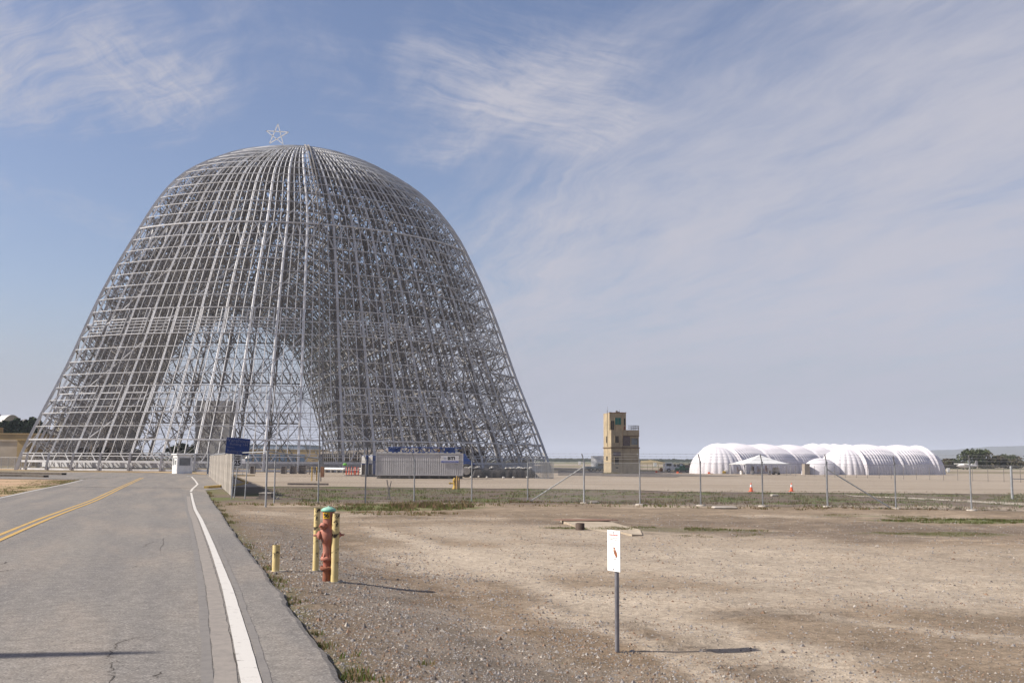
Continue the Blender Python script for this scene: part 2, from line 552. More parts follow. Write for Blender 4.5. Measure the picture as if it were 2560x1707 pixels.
def asphalt(k, t, c, p):
    sx, sy, sz = k.sep(t)
    along = k.math('ADD', sx, k.math('MULTIPLY', sy, .318))              # constant along the road
    q = k.xyz(along, k.math('MULTIPLY', sy, .07), 0.0)
    tr = k.noise(q, 1.1, 5, .6); bl = k.noise(k.xyz(k.math('MULTIPLY', along, .55), k.math('MULTIPLY', sy, .12), 2.0), 1.0, 7, .66); gr = k.noise(t, 55, 4, .75); md = k.noise(t, 6, 6, .65)
    c = k.mix(k.ramp(tr, .36, .66), (.170, .158, .146), (.210, .192, .170))
    c = k.mix(k.math('MULTIPLY', k.ramp(bl, .46, .66), .7), c, (.246, .212, .178))
    c = k.mix(k.math('MULTIPLY', k.ramp(bl, .46, .30), .5), c, (.150, .143, .140))
    oil = k.noise(k.xyz(k.math('MULTIPLY', along, 2.2), k.math('MULTIPLY', sy, .5), 7.0), 1.0, 5, .6)
    c = k.mix(k.math('MULTIPLY', k.ramp(oil, .62, .74), .5), c, (.10, .094, .09))
    ag = k.new('ShaderNodeTexVoronoi'); k.put(ag.inputs['Vector'], t); ag.inputs['Scale'].default_value = 62
    agc = k.sep(ag.outputs['Color'])[0]
    c = k.mix(k.math('MULTIPLY', k.ramp(agc, .80, .86), .45), c, (.36, .33, .30)); c = k.mix(k.math('MULTIPLY', k.ramp(agc, .16, .10), .45), c, (.07, .066, .063))
    v = k.math('ADD', .62, k.math('ADD', k.math('MULTIPLY', k.ramp(gr, .25, .75), .5), k.math('MULTIPLY', k.ramp(md, .3, .7), .26)))
    c = k.mix(1.0, c, k.xyz(v, v, v), 'MULTIPLY')
    b = k.new('ShaderNodeBump'); b.inputs['Strength'].default_value = .35; b.inputs['Distance'].default_value = .01
    k.put(b.inputs['Height'], gr); k.l.new(b.outputs[0], p.inputs['Normal'])
    return c


ASPH = mat('asphalt', (.2, .2, .2), rough=.9, extra=asphalt, spec=.15)
RZ = 0.035
SL0, SL1 = at(577, 1240), at(523, 1190)       # privacy-slat fence, near and far end


def slat_x(y): return SL0.x + (SL1.x - SL0.x) * (y - SL0.y) / (SL1.y - SL0.y)


rows = []
for y in list(np.arange(-30, 3, 1.5)) + list(np.arange(3, 30, .2)) + list(np.arange(30, 77, .6)):
    xl, xe = XL(y) - .25, XE(y) + jag(y)
    rows.append([(xl, y, zroad(y) - .08), (xl, y, zroad(y) + RZ)] + [(xl + (xe - xl) * t, y, zroad(y) + RZ) for t in np.linspace(.02, .995, 24)] + [(xe, y, zroad(y) + RZ - .018), (xe + .05, y, zroad(y) - .08)])
b = MB().sheet(rows)
rows = []
for y in np.arange(76.4, 134, 1.2):
    xl = XL(y) - .25 if y < 103 else -160 if y > 112 else XL(y) - .25 - 110 * smooth((y - 103) / 9)
    rows.append([(xl, y, LOW + RZ), (slat_x(y) - .05, y, LOW + RZ)])
b.sheet(rows)
b.add([(-160, 132.8, LOW + RZ - .004), (-34, 132.8, LOW + RZ - .004), (-38, 150, LOW + RZ - .004), (-160, 165, LOW + RZ - .004)], [(0, 1, 2, 3)])
road = b.build('road', ASPH, kind='structure')


def worn(base, lo, hi, under=(.19, .175, .16), sc_=7.0):
    def fn(k, t, c, p):
        n = k.noise(t, sc_, 8, .7); n2 = k.noise(t, 70, 3, .7)
        m = k.ramp(k.math('ADD', k.math('MULTIPLY', n, .7), k.math('MULTIPLY', n2, .3)), lo, hi)
        return k.mix(m, under, base)
    return fn


WHITE_PAINT = mat('white_road_paint', (.7, .7, .7), rough=.7, extra=worn((.54, .515, .475), .30, .46))
OLD_PAINT = mat('faded_road_paint', (.4, .4, .4), rough=.85, extra=worn((.27, .24, .21), .34, .62, (.205, .185, .165)))
DARK_STRIP = mat('tar_strip', (.1, .1, .1), rough=.9, extra=worn((.15, .139, .13), .42, .66, (.195, .18, .165)))
YELLOW_PAINT = mat('yellow_road_paint', (.5, .3, .05), rough=.75, extra=worn((.50, .315, .085), .34, .52))


def stripe(name, fx, w0, w1, y0, y1, m, z, step=.5, wob=0.0):
    rows = []
    for y in np.arange(y0, y1 + step * .5, step):
        x = fx(y)
        j0 = wob * mnoise.noise(Vector((y * 2.3, w0 * 9, 1))); j1 = wob * mnoise.noise(Vector((y * 2.7, w1 * 9, 8)))
        rows.append([(x + w0 + j0, y, zroad(y) + RZ + z), (x + w1 + j1, y, zroad(y) + RZ + z)])
    return MB().sheet(rows).build(name, m, road)


rows = []
for y in np.arange(2, 66.2, .3):
    hw_ = .5 * (.165 - .045 * smooth((y - 8) / 14)); x = XW(y); j0 = .006 * mnoise.noise(Vector((y * 3, 1, 1))); j1 = .006 * mnoise.noise(Vector((y * 3, 9, 1)))
    rows.append([(x - hw_ + j0, y, zroad(y) + RZ + .009), (x + hw_ + j1, y, zroad(y) + RZ + .009)])
MB().sheet(rows).build('white_edge_line', WHITE_PAINT, road)
stripe('old_edge_line', lambda y: XW(y), -.29, -.10, 2, 60, OLD_PAINT, .005, .3, .02)
stripe('tar_seam', lambda y: XW(y), -.40, -.30, 2, 64, DARK_STRIP, .004, .3, .02)
stripe('tar_seam', lambda y: XW(y), .10, .17, 2, 26, DARK_STRIP, .004, .3, .02)
stripe('yellow_center_line', XY, -.20, -.075, 4, 114, YELLOW_PAINT, .009, 1.0, .01)
stripe('yellow_center_line', XY, .075, .20, 4, 114, YELLOW_PAINT, .009, 1.0, .01)
stripe('tar_seam', XY, -.07, .07, 4, 114, DARK_STRIP, .005, 1.0, .01)
stripe('left_edge_line', XL, -.07, .08, 4, 101, WHITE_PAINT, .009, 1.0, .01)
# hooked end of the white line in front of the gate
hook = [road_at(*p) for p in ((477, 1230), (481, 1223), (488, 1217), (494, 1211), (488, 1202), (479, 1192), (466, 1190.5))]
b = MB()
rows = []
for i, p in enumerate(hook):
    a = hook[max(i - 1, 0)]; c = hook[min(i + 1, len(hook) - 1)]
    t = (c - a).normalized(); n = Vector((t.y, -t.x, 0)) * .075
    rows.append([(p.x - n.x, p.y - n.y, zroad(p.y) + RZ + .010), (p.x + n.x, p.y + n.y, zroad(p.y) + RZ + .010)])
b.sheet(rows).build('white_edge_line', WHITE_PAINT, road)


def crack(pts, w, seed):
    random.seed(seed)
    P = [road_at(*p) for p in pts]
    rows = []
    for i in range(len(P) - 1):
        for k in range(8):
            t = k / 8
            q = P[i].lerp(P[i + 1], t)
            d = (P[i + 1] - P[i]).normalized(); n = Vector((-d.y, d.x, 0))
            q = q + n * random.uniform(-.035, .035)
            ww = w * random.uniform(.3, 1.2)
            rows.append([(q.x - n.x * ww, q.y - n.y * ww, zroad(q.y) + RZ + .003), (q.x + n.x * ww, q.y + n.y * ww, zroad(q.y) + RZ + .003)])
    MB().sheet(rows).build('road_crack', CRACK, road)


CRACK = mat('crack', (.06, .052, .045), (.10, .085, .07), 20, .95)
crack([(280, 1760), (279, 1700), (272, 1672), (303, 1660)], .007, 1)
crack([(272, 1655), (282, 1635), (290, 1621), (305, 1612), (330, 1606), (362, 1600)], .007, 2)
crack([(328, 1425), (350, 1418)], .010, 3)
crack([(355, 1372), (385, 1356)], .01, 4)
crack([(0, 1434), (40, 1428)], .012, 5)
crack([(5, 1415), (18, 1408)], .012, 6)
crack([(400, 1382), (408, 1345)], .008, 7)
crack([(566, 1583), (575, 1583), (596, 1690)], .006, 8)
crack([(150, 1345), (190, 1338)], .010, 9)
crack([(400, 1690), (380, 1706)], .010, 10)

# concrete apron, gravel strip, gutter
def concrete(k, t, c, p):
    n = k.noise(t, .06, 6, .6); n2 = k.noise(t, 1.3, 6, .65)
    sx, sy, sz = k.sep(t)
    st = k.noise(k.xyz(k.math('MULTIPLY', sx, .015), k.math('MULTIPLY', sy, .16), 0.0), 1.0, 5, .6)
    c = k.mix(k.ramp(n, .3, .7), (.36, .30, .235), (.30, .245, .185))
    c = k.mix(k.math('MULTIPLY', k.ramp(st, .5, .66), .6), c, (.25, .20, .15))
    v = k.math('ADD', .8, k.math('MULTIPLY', n2, .4))
    return k.mix(1.0, c, k.xyz(v, v, v), 'MULTIPLY')


CONC = mat('apron_concrete', (.3, .3, .3), rough=.9, extra=concrete, spec=.15)
e0 = [at(*p) for p in ((640, 1218), (700, 1216), (860, 1217), (1000, 1219), (1180, 1221), (1380, 1222.5), (1600, 1226), (1700, 1230), (2000, 1232), (2300, 1234), (2560, 1236.5), (2900, 1240))]
e0 = [(p.x, p.y) for p in e0]
e0 = [(slat_x(81) + .5, 79.6)] + e0 + [(e0[-1][0] + 60, e0[-1][1] + 8)]
rows = [[], []]
for i in range(len(e0) - 1):
    for k in range(4):
        t = k / 4; x = e0[i][0] + (e0[i + 1][0] - e0[i][0]) * t; y = e0[i][1] + (e0[i + 1][1] - e0[i][1]) * t
        rows[0].append((x, y + .6 * mnoise.noise(Vector((x * .4, 0, 0))), LOW + .03)); rows[1].append((-66 + 400 * (x - e0[0][0]) / (e0[-1][0] - e0[0][0]), 215, LOW + .03))
MB().sheet(rows).build('apron', CONC, kind='structure')
GRAVEL_STRIP = mat('dark_gravel', (.085, .075, .07), (.16, .135, .115), 1.2, .95, lo=.3, hi=.7)
P = [at(*p) for p in ((1395, 1188.5), (1500, 1190), (1600, 1192), (1690, 1193), (1700, 1190.5), (1830, 1190.8), (1860, 1190), (1700, 1187), (1610, 1182), (1500, 1178), (1395, 1175))]
MB().add([(p.x, p.y, LOW + .06 + random.uniform(0, .004)) for p in P], [tuple(range(len(P)))]).build('gravel_strip', GRAVEL_STRIP, kind='structure')
GUT = mat('gutter_concrete', (.42, .37, .30), (.33, .28, .22), 1.5, .9)
P = [(2110, 1235), (2135, 1239), (2250, 1243), (2330, 1246), (2430, 1251), (2560, 1258), (2700, 1266)]
rows = [[tuple(at(x, y) + Vector((0, 0, .022))) for x, y in P], [tuple(at(x, y + 1.2 + i * .9) + Vector((0, 0, .022))) for i, (x, y) in enumerate(P)]]
MB().sheet(rows).build('gutter', GUT, kind='structure')
PALE_STRIP = mat('airfield_strip', (.33, .27, .20), (.27, .22, .16), .05, .95)
for (y0, y1, n) in ((172.0, 167.0, 'taxiway'), (164.6, 160.3, 'runway')):
    MB().add([(-60, 5720 / (y0 - 150.6), LOW + .03), (700, 5720 / (y0 - 150.6) * 1.0, LOW + .03), (900, 5720 / (y1 - 150.6), LOW + .03), (-60, 5720 / (y1 - 150.6), LOW + .03)], [(0, 1, 2, 3)]).build(n, PALE_STRIP, kind='structure')

# ------------------------------------------------------------------ the airship hangar frame
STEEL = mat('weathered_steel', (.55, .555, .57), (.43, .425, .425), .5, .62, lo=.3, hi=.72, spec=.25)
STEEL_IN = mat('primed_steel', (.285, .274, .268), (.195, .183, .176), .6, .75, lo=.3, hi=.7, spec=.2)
STEEL_SUNLIT = mat('sunlit_steel', (.82, .82, .82), (.74, .73, .72), .5, .55, spec=.3)  # paler copy of the steel with sunlight put into its colour
HX, HD, HTH, HK = -37.87, 191.23, .3154, .4814
HZ = [0, 7.24, 18.1, 30.15, 39.2, 47.0, 53.1, 57.2, 59.5, 60.3]
HW = [48.2, 45.37, 40.69, 36.1, 31.9, 27.6, 22.3, 15.3, 8.6, 0.0]
HLEN = 228.0


def cat(P, n):
    out = []
    for i in range(len(P) - 1):
        p0 = P[max(i - 1, 0)]; p1 = P[i]; p2 = P[i + 1]; p3 = P[min(i + 2, len(P) - 1)]
        for k in range(n):
            t = k / n
            out.append(tuple(.5 * (2 * b_ + (c - a) * t + (2 * a - 5 * b_ + 4 * c - d) * t * t + (3 * b_ - a - 3 * c + d) * t ** 3) for a, b_, c, d in zip(p0, p1, p2, p3)))
    return out + [P[-1]]


PR = np.array(cat(list(zip(HW, HZ)), 24))
PS = np.concatenate([[0], np.cumsum(np.hypot(*np.diff(PR, axis=0).T))])
ZB, ZA = 5.17, 42.72
sA = float(np.interp(ZA, PR[:, 1], PS)); sTop = float(PS[-1])
zl = [2.9] + list(np.linspace(ZB, ZA, 18))
SV = [float(np.interp(z, PR[:, 1], PS)) for z in zl]
nu = int(round((sTop - sA) / 2.28))
SV += list(np.linspace(sA, sTop, nu + 1)[1:-1]) + [sTop - .35]
NR = len(SV); IA = 18


def prof(s): return float(np.interp(s, PS, PR[:, 0])), float(np.interp(s, PS, PR[:, 1]))


def pnorm(s):
    a, b_ = prof(max(s - .5, 0)), prof(min(s + .5, sTop))
    tx, tz = b_[0] - a[0], b_[1] - a[1]; l = math.hypot(tx, tz) or 1
    return tz / l, -tx / l                                   # outward (w, z)


RHO = (1 + HK * HK) / (2 * HK)                 # plan of the closed leaves: a shallow circular arc
BM = math.asin(1 / RHO)


def phi(t): return t * BM


def cx(z): return -1.55 * smooth((z - 42) / 18)


def dome(s, t, inset=0.0, y0=0.0, sgn=-1):
    """point of the end dome: s along the profile, t from -1 (left) over 0 (seam) to 1 (right)"""
    w, z = prof(s); nw, nz = pnorm(s)
    f = phi(t)
    w = max(w - inset * nw, 0.02); z = z - inset * nz
    return Vector((cx(z) + RHO * w * math.sin(f), y0 + sgn * RHO * w * (math.cos(f) - math.cos(BM)), z))


def shell(s, side, y, inset=0.0):
    w, z = prof(s); nw, nz = pnorm(s)
    if inset == 'inner': inset = 3.8 + 6.2 * max(0.0, 1 - s / sTop) ** 1.1
    return Vector((cx(z) + side * max(w - inset * nw, 0.0), y, z - inset * nz))


hangar = thing('hangar', 'huge bare steel skeleton of a domed hangar, stripped of its cladding', 'hangar', (HX, HD, LOW), HTH)
NM = 30
for side in (-1, 1):
    leaf = thing('door_leaf', '', ''); del leaf['label'], leaf['category']
    leaf.parent = hangar
    T = lambda i: side * i / NM
    out = lambda s, t: (dome(s, t) - dome(s, t, 2.0)).normalized()
    # horizontal girts
    for r in range(NR):
        b = MB()
        wd = .20 if r in (IA, 1) else .095
        nseg = 20 if r < NR - 3 else 12
        for i in range(nseg):
            p, q = dome(SV[r], side * i / nseg), dome(SV[r], side * (i + 1) / nseg)
            b.bar(p, q, wd, wd * 1.15)
        b.build('girt', STEEL, leaf)
    # thin upright mullions
    for i in range(1, NM + 1):
        b = MB()
        t = T(i)
        for r in range(NR - 1):
            s0, s1 = SV[r], SV[r + 1]
            if NR - 1 - r < 4 and i % 2: continue
            w_ = .30 if i == NM else .12
            b.bar(dome(s0, t, .12), dome(s1, t, .12), w_, w_, out(s0, t))
        b.build('mullion' if i < NM else 'edge_rib', STEEL if i < NM else STEEL_SUNLIT, leaf)
    # broad ribs a little behind the grid
    for i in range(10):
        t = side * (i * 3 + 2.0) / NM
        b = MB()
        for r in range(NR - 3):
            s0, s1 = SV[r], SV[r + 1]
            b.bar(dome(s0, t, .3), dome(s1, t, .3), .40, .16, out(s0, t))
        b.build('door_rib', STEEL_SUNLIT if side < 0 else STEEL, leaf)  # left leaf's ribs get the sunlit colour, right leaf's the plain one
    # space-frame behind: inner chords, webs, X braces, star joints
    D_IN = 4.2
    b = MB()
    for i in range(0, NM, 1):
        for r in range(11, NR - 7):
            if (i + r) % 2: continue
            t0, t1 = T(i), T(i + 1)
            b.bar(dome(SV[r], t0, 2.2), dome(SV[r + 1], t1, 2.2), .09); b.bar(dome(SV[r], t1, 2.2), dome(SV[r + 1], t0, 3.4), .09)
            b.bar(dome(SV[r], t0, .2), dome(SV[r], t1, 3.0), .09)
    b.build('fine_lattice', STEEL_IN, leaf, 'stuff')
    for i in range(10):
        t = side * (i * 3 + 2.0) / NM
        b = MB()
        for r in range(0, NR - 4):
            s0, s1 = SV[r], SV[r + 1]
            b.bar(dome(s0, t, D_IN), dome(s1, t, D_IN), .20, .26)
            b.bar(dome(s0, t, .6), dome(s1, t, D_IN) if r % 2 else dome(s0, t, D_IN), .15)
            b.bar(dome(s1, t, .6), dome(s0, t, D_IN), .13)
        b.build('rib_truss', STEEL_IN, leaf)
    b = MB()
    for i in range(10):
        t, t1 = side * (i * 3 + 2.0) / NM, side * (i * 3 + 5.0) / NM
        for r in range(0, NR - 4, 3):
            s0, s1 = SV[r], SV[min(r + 3, NR - 4)]
            if i < 9:
                b.bar(dome(s0, t, D_IN), dome(s0, t1, D_IN), .2, .22)
                b.bar(dome(s0, t, D_IN), dome(s1, t1, D_IN), .12); b.bar(dome(s1, t, D_IN), dome(s0, t1, D_IN), .12)
                for k in range(1, 4):
                    tm = t + (t1 - t) * k / 4
                    b.bar(dome(s0, tm, D_IN), dome(s0, tm + (t1 - t) / 8, .3), .11); b.bar(dome(s0, tm, D_IN), dome(s0, tm - (t1 - t) / 8, .3), .11)
    b.build('door_bracing', STEEL_IN, leaf, 'stuff')
    b = MB()
    for i in range(0, 10):
        t = side * (i * 3 + 2.0) / NM
        for r in range(2 if i % 2 else 5, NR - 8, 6):
            c = dome(SV[r], t, D_IN)
            for (a, d) in ((2, 0), (2, 2), (0, 2), (-2, 2), (-2, 0), (-2, -2), (0, -2), (2, -2), (1, 2), (2, 1), (-1, 2), (-2, -1), (1, -2)):
                tt = max(-1, min(1, t + d / NM * .95))
                b.bar(c, dome(SV[max(0, r + a)], tt, .4), .10)
            b.box(c, (.55, .4, .55))
    b.build('star_joint', STEEL_IN, leaf, 'stuff')
    # two bands of window frames
    b = MB()
    for (r0, lines) in ((3, (.42, 1.45)), (9, (.25, .5, .75, 1.2))):
        for i in range(10):
            ta, tb = side * (i * 3 + 2.35) / NM, side * (i * 3 + 4.6) / NM
            if abs(tb) > 1: continue
            s_ = lambda u: SV[r0] + (SV[r0 + 1] - SV[r0]) * u
            for u in (0, 2): b.bar(dome(s_(u), ta, -.1), dome(s_(u), tb, -.1), .13)
            for u in lines: b.bar(dome(s_(u), ta, -.1), dome(s_(u), tb, -.1), .09 if u != 1.2 and u != 1.45 else .17)
            for tt in (ta, tb): b.bar(dome(s_(0), tt, -.1), dome(s_(1), tt, -.1), .13); b.bar(dome(s_(1), tt, -.1), dome(s_(2), tt, -.1), .13)
    b.build('window_frames', STEEL, leaf, 'stuff')
    # diagonal bars on the skin
    b = MB()
    for r in range(1, NR - 6, 2):
        for i in range(10):
            t = side * (i * 3 + 2.0) / NM
            if (r // 2 + i) % 3 == 0 and i < 9: b.bar(dome(SV[r], side * (i * 3 + 5.0) / NM, 1.0), dome(SV[r + 2], t, 1.0), .17)
            if r == IA - 1 or r == IA: b.bar(dome(SV[IA], t + side * 1.5 / NM, .6), dome(SV[IA - 2], t, .6), .2); b.bar(dome(SV[IA], t - side * 1.5 / NM, .6), dome(SV[IA - 2], t, .6), .2)
    b.build('skin_brace', STEEL, leaf, 'stuff')
    # wheeled foot of the leaf
    b = MB()
    for i in range(NM + 1):
        t = T(i)
        p = dome(SV[0], t); q = Vector((p.x * 1.01, p.y * 1.01, .15))
        if i % 3 == 2 or i in (0, NM): b.bar(p, q, .34)
        elif i % 3 == 1: b.bar(p, dome(SV[0], side * min(1, (i + 1) / NM)) * 1 + Vector((0, 0, -2.7)), .16)
        else: b.bar(p, dome(SV[0], side * max(0, (i - 1) / NM)) * 1 + Vector((0, 0, -2.7)), .16)
    for (z, w) in ((.25, .3), (1.55, .34), (2.45, .14)):
        for i in range(20):
            p, q = dome(SV[0], side * i / 20), dome(SV[0], side * (i + 1) / 20)
            b.bar((p.x, p.y, z), (q.x, q.y, z), w)
            if z < 1: b.bar((p.x * .93, p.y * .93, z + .8), (q.x * .93, q.y * .93, z + .8), .9)
    b.build('door_truck', STEEL, leaf)
# seam post between the leaves
b = MB()
for r in range(NR - 1):
    for dx_ in (-.28, .28):
        p, q = dome(SV[r], 0, -.15), dome(SV[r + 1], 0, -.15)
        b.bar(p + Vector((dx_, 0, 0)), q + Vector((dx_, 0, 0)), .17, .3, (0, -1, 0))
p = dome(SV[0], 0, -.15)
for dx_ in (-.28, .28): b.bar(p + Vector((dx_, 0, 0)), (p.x + dx_, p.y, .1), .24, .3)
b.build('seam_post', STEEL_IN, hangar)
# zig-zag inside the crown, coloured as if sunlit
b = MB()
for side in (-1,):
    s0, s1 = SV[NR - 7], SV[NR - 4]
    pts = [dome(s0 if i % 2 else s1, side * t, 1.2) for i, t in enumerate(np.linspace(.12, .98, 12))]
    for p, q in zip(pts[:-1], pts[1:]): b.bar(p, q, .5, .5)
b.build('crown_brace', STEEL_SUNLIT, hangar)

# fixed barrel of the hangar
ST = [0, 17, 31, 43] + list(np.linspace(54, HLEN, 19))
NB = len(ST) - 1
AD = 'inner'                                   # inner chord: shallow at the crown, deep at the feet
for y in ST:
    b = MB()
    for side in (-1, 1):
        for r in range(NR - 1):
            s0, s1 = SV[r], SV[r + 1]
            b.bar(shell(s0, side, y), shell(s1, side, y), .42, .42)
            b.bar(shell(s0, side, y, AD), shell(s1, side, y, AD), .38, .38)
            b.bar(shell(s0, side, y), shell(s1, side, y, AD), .17) if r % 2 else b.bar(shell(s1, side, y), shell(s0, side, y, AD), .17)
            b.bar(shell(s0, side, y), shell(s0, side, y, AD), .14)
        for ins in (0, AD):
            p = shell(SV[0], side, y, ins); b.bar(p, (p.x + side * .8, p.y, 0), .5)
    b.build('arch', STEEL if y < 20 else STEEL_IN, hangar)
for r in range(NR):
    b = MB()
    for side in (-1, 1):
        b.bar(shell(SV[r], side, 0), shell(SV[r], side, HLEN), .20)
        b.bar(shell(SV[r], side, 0 if r % 4 == 0 else 31, AD), shell(SV[r], side, HLEN, AD), .24 if r % 2 == 0 else .15)
    b.build('purlin', STEEL_IN, hangar)
b = MB()
for a in range(NB):
    y0, y1 = ST[a], ST[a + 1]
    for side in (-1, 1):
        for k in ((2,) if a > 2 else ()):
            yy = y0 + (y1 - y0) * k / 4
            for r in range(NR - 1): b.bar(shell(SV[r], side, yy), shell(SV[r + 1], side, yy), .13)
        for r in range(0, NR - 3, 3):
            for ins in (0, AD):
                b.bar(shell(SV[r], side, y0, ins), shell(SV[r + 3], side, y1, ins), .16); b.bar(shell(SV[r + 3], side, y0, ins), shell(SV[r], side, y1, ins), .16)
            ym = (y0 + y1) / 2
            for rr in ((r, r + 2) if a > 1 and a % 2 else ()):
                b.bar(shell(SV[rr], side, y0, AD), shell(SV[rr + 1], side, ym, AD), .13); b.bar(shell(SV[rr], side, y1, AD), shell(SV[rr + 1], side, ym, AD), .13)
                b.bar(shell(SV[rr], side, ym, AD), shell(SV[rr + 1], side, ym, .1), .12); b.bar(shell(SV[rr + 1], side, ym, AD), shell(SV[rr], side, ym, .1), .12)
            b.bar(shell(SV[r], side, y0, AD), shell(SV[r + 1], side, ym, .2), .13); b.bar(shell(SV[r], side, y1, AD), shell(SV[r + 1], side, ym, .2), .13)
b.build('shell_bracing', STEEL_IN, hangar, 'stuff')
# far door
b = MB()
for r in range(NR):
    for i in range(-14, 14): b.bar(dome(SV[r], i / 14, 0, HLEN, 1), dome(SV[r], (i + 1) / 14, 0, HLEN, 1), .10)
for i in range(-15, 16):
    for r in range(NR - 1): b.bar(dome(SV[r], i / 15, 0, HLEN, 1), dome(SV[r + 1], i / 15, 0, HLEN, 1), .22 if i % 3 == 0 else .09)
for i in range(-5, 5):
    for r in range(0, NR - 4, 4):
        c = dome(SV[r], (i + .5) / 5, D_IN, HLEN, 1)
        for (a, d) in ((2, 0), (2, 1), (0, 1), (-2, 1), (-2, 0), (-2, -1), (0, -1), (2, -1)):
            b.bar(c, dome(SV[max(0, r + a)], max(-1, min(1, (i + .5 + d * .5) / 5)), .2, HLEN, 1), .11)
b.build('far_door', STEEL_IN, hangar, 'stuff')
# low sheds along the inner sides of the hangar
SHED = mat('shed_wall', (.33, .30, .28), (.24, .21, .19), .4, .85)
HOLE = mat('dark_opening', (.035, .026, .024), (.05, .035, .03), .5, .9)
for side, lab in ((1, 'low grey shed with dark bays inside the right leg of the hangar'), (-1, 'low grey shed with dark bays inside the left leg of the hangar')):
    sh = thing('shed', lab, 'shed', hangar.matrix_basis @ Vector((0, 0, 0)), HTH, 'sheds inside the hangar')
    sh.location = (HX, HD, LOW)
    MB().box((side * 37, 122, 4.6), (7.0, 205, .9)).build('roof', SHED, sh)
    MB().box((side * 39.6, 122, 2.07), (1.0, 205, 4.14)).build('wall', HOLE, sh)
    pm = None
    for k in range(40):
        y = 21 + k * 5.1
        if pm is None: pm = MB().box((0, 0, 0), (.9, 1.3, 4.14)).mesh('column', SHED)
        link('column', pm, sh, loc=(side * 33.9, y, 2.07))
t_ = thing('scaffold_tower', 'tall grey sheeted scaffold tower standing inside the open hangar', 'scaffold', (0, 0, 0))
p = at(535, 1167); t_.location = (p.x * .92, p.y * .92, LOW)
SHEET = mat('scaffold_sheet', (.48, .47, .46), (.40, .385, .375), 1.0, .85)
MB().box((0, 0, 7.7), (7.6, 5, 15.4)).build('sheeting', SHEET, t_)
for (x, y) in ((-3.9, -2.6), (3.9, -2.6), (-3.9, 2.6), (3.9, 2.6)):
    MB().bar((x, y, 0), (x, y, 16), .15, caps=True).build('pole', STEEL, t_)
# star on the crown
star = thing('star_sign', 'white outline of a five pointed star on top of the dome', 'star', (0, 0, 0))
d = dirpx(692, 362); t = 187.5 / d.y
star.location = Vector((d.x * t, d.y * t, CAMZ + d.z * t))
WHT = mat('white_metal', (.80, .80, .79), (.70, .70, .69), 3, .5)
pts = [Vector((2.15 * math.sin(2 * math.pi * i / 5 + .05), 0, 1.85 + 2.1 * math.cos(2 * math.pi * i / 5 + .05))) for i in range(5)]
for i in range(5): MB().bar(pts[i], pts[(i + 2) % 5], .15, .18, (0, 1, 0), True).build('tube_light_bar', WHT, star)

# ------------------------------------------------------------------ fences
GALV = mat('galvanised_steel', (.40, .41, .42), (.29, .295, .30), 6, .5, metal=.35)
WIRE = mat('galvanised_wire', (.27, .27, .27), (.21, .21, .21), 4, .55, metal=.3)
FOOT = mat('footing_concrete', (.45, .41, .36), (.36, .32, .27), 5, .9)


def wire_net(w, h, step, r):
    b = MB()
    n = int((w + h) / step)
    for i in range(1, n + 1):
        a = i * step
        p = (a, 0, 0) if a <= w else (w, 0, a - w); q = (0, 0, a) if a <= h else (a - h, 0, h)
        b.bar(p, q, r)
        b.bar((w - p[0], .004, p[2]), (w - q[0], .004, q[2]), r)
    return b.mesh('chain_link', WIRE)


fence = thing('chain_link_fence', 'long galvanised chain link fence with angled barbed wire arms crossing the dirt field', 'fence', (0, 0, 0))
FP = [(664, 1267, 2.55, 0), (685, 1257, 2.1, 0), (795, 1257.5, 2.15, 1), (913, 1258, 2.15, 1), (1035, 1254, 2.15, 1), (1179, 1253.5, 2.15, 1), (1319, 1253, 2.15, 1), (1460, 1258, 2.15, 1), (1600, 1262, 2.15, 1), (1752, 1264, 2.15, 1), (1907, 1265.7, 2.15, 1), (2069, 1267, 2.15, 1), (2240, 1272, 2.15, 1), (2429, 1276, 2.15, 1), (2640, 1282, 2.15, 1), (2880, 1289, 2.15, 1)]
FB = [gat(a, b_) for a, b_, _, _ in FP]
net = wire_net(3.0, 2.1, .075, .0042)
post_m = MB(); post_m.tube((0, 0, -.1), (0, 0, 1), .036, n=10); post_m = post_m.mesh('post', GALV)
arm_m = MB(); arm_m.bar((0, 0, 0), (-.13, -.22, .40), .045, .03, caps=True); arm_m.box((0, 0, .02), (.09, .09, .07)); arm_m = arm_m.mesh('barbed_wire_arm', GALV)
foot_m = MB(); foot_m.lathe([(.24, -.1), (.24, .035), (.20, .06)], n=12); foot_m = foot_m.mesh('footing', FOOT)
tips = []
for i, (p, fp) in enumerate(zip(FB, FP)):
    o = link('post', post_m, fence, loc=p); o.scale = (1.25 if i in (0, 7, 11) else 1, 1.25 if i in (0, 7, 11) else 1, fp[2])
    if fp[3]:
        link('barbed_wire_arm', arm_m, fence, loc=(p.x, p.y, p.z + fp[2]))
        tips.append(p + Vector((0, 0, fp[2])))
    if i > 5: link('footing', foot_m, fence, loc=(p.x, p.y, p.z), rz=i)
for i in range(1, len(FB) - 1):
    p, q = FB[i], FB[i + 1]
    o = link('chain_link', net, fence, loc=(p.x, p.y - .045, min(p.z, q.z) + .03))
    dv = q - p
    o.rotation_euler.z = math.atan2(dv.y, dv.x); o.scale = (math.hypot(dv.x, dv.y) / 3.0, 1, 1)
for k in range(3):
    b = MB()
    for p, q in zip(tips[:-1], tips[1:]):
        o_ = Vector((-.13, -.22, .40)) * ((k + 1) / 3.0)
        b.bar(p + o_, q + o_, .009)
        n = 10
        for j in range(n):
            m_ = (p + o_).lerp(q + o_, j / n); b.bar(m_ - Vector((.02, 0, .03)), m_ + Vector((.02, 0, .03)), .006)
    b.build('barbed_wire', WIRE, fence)
b = MB()
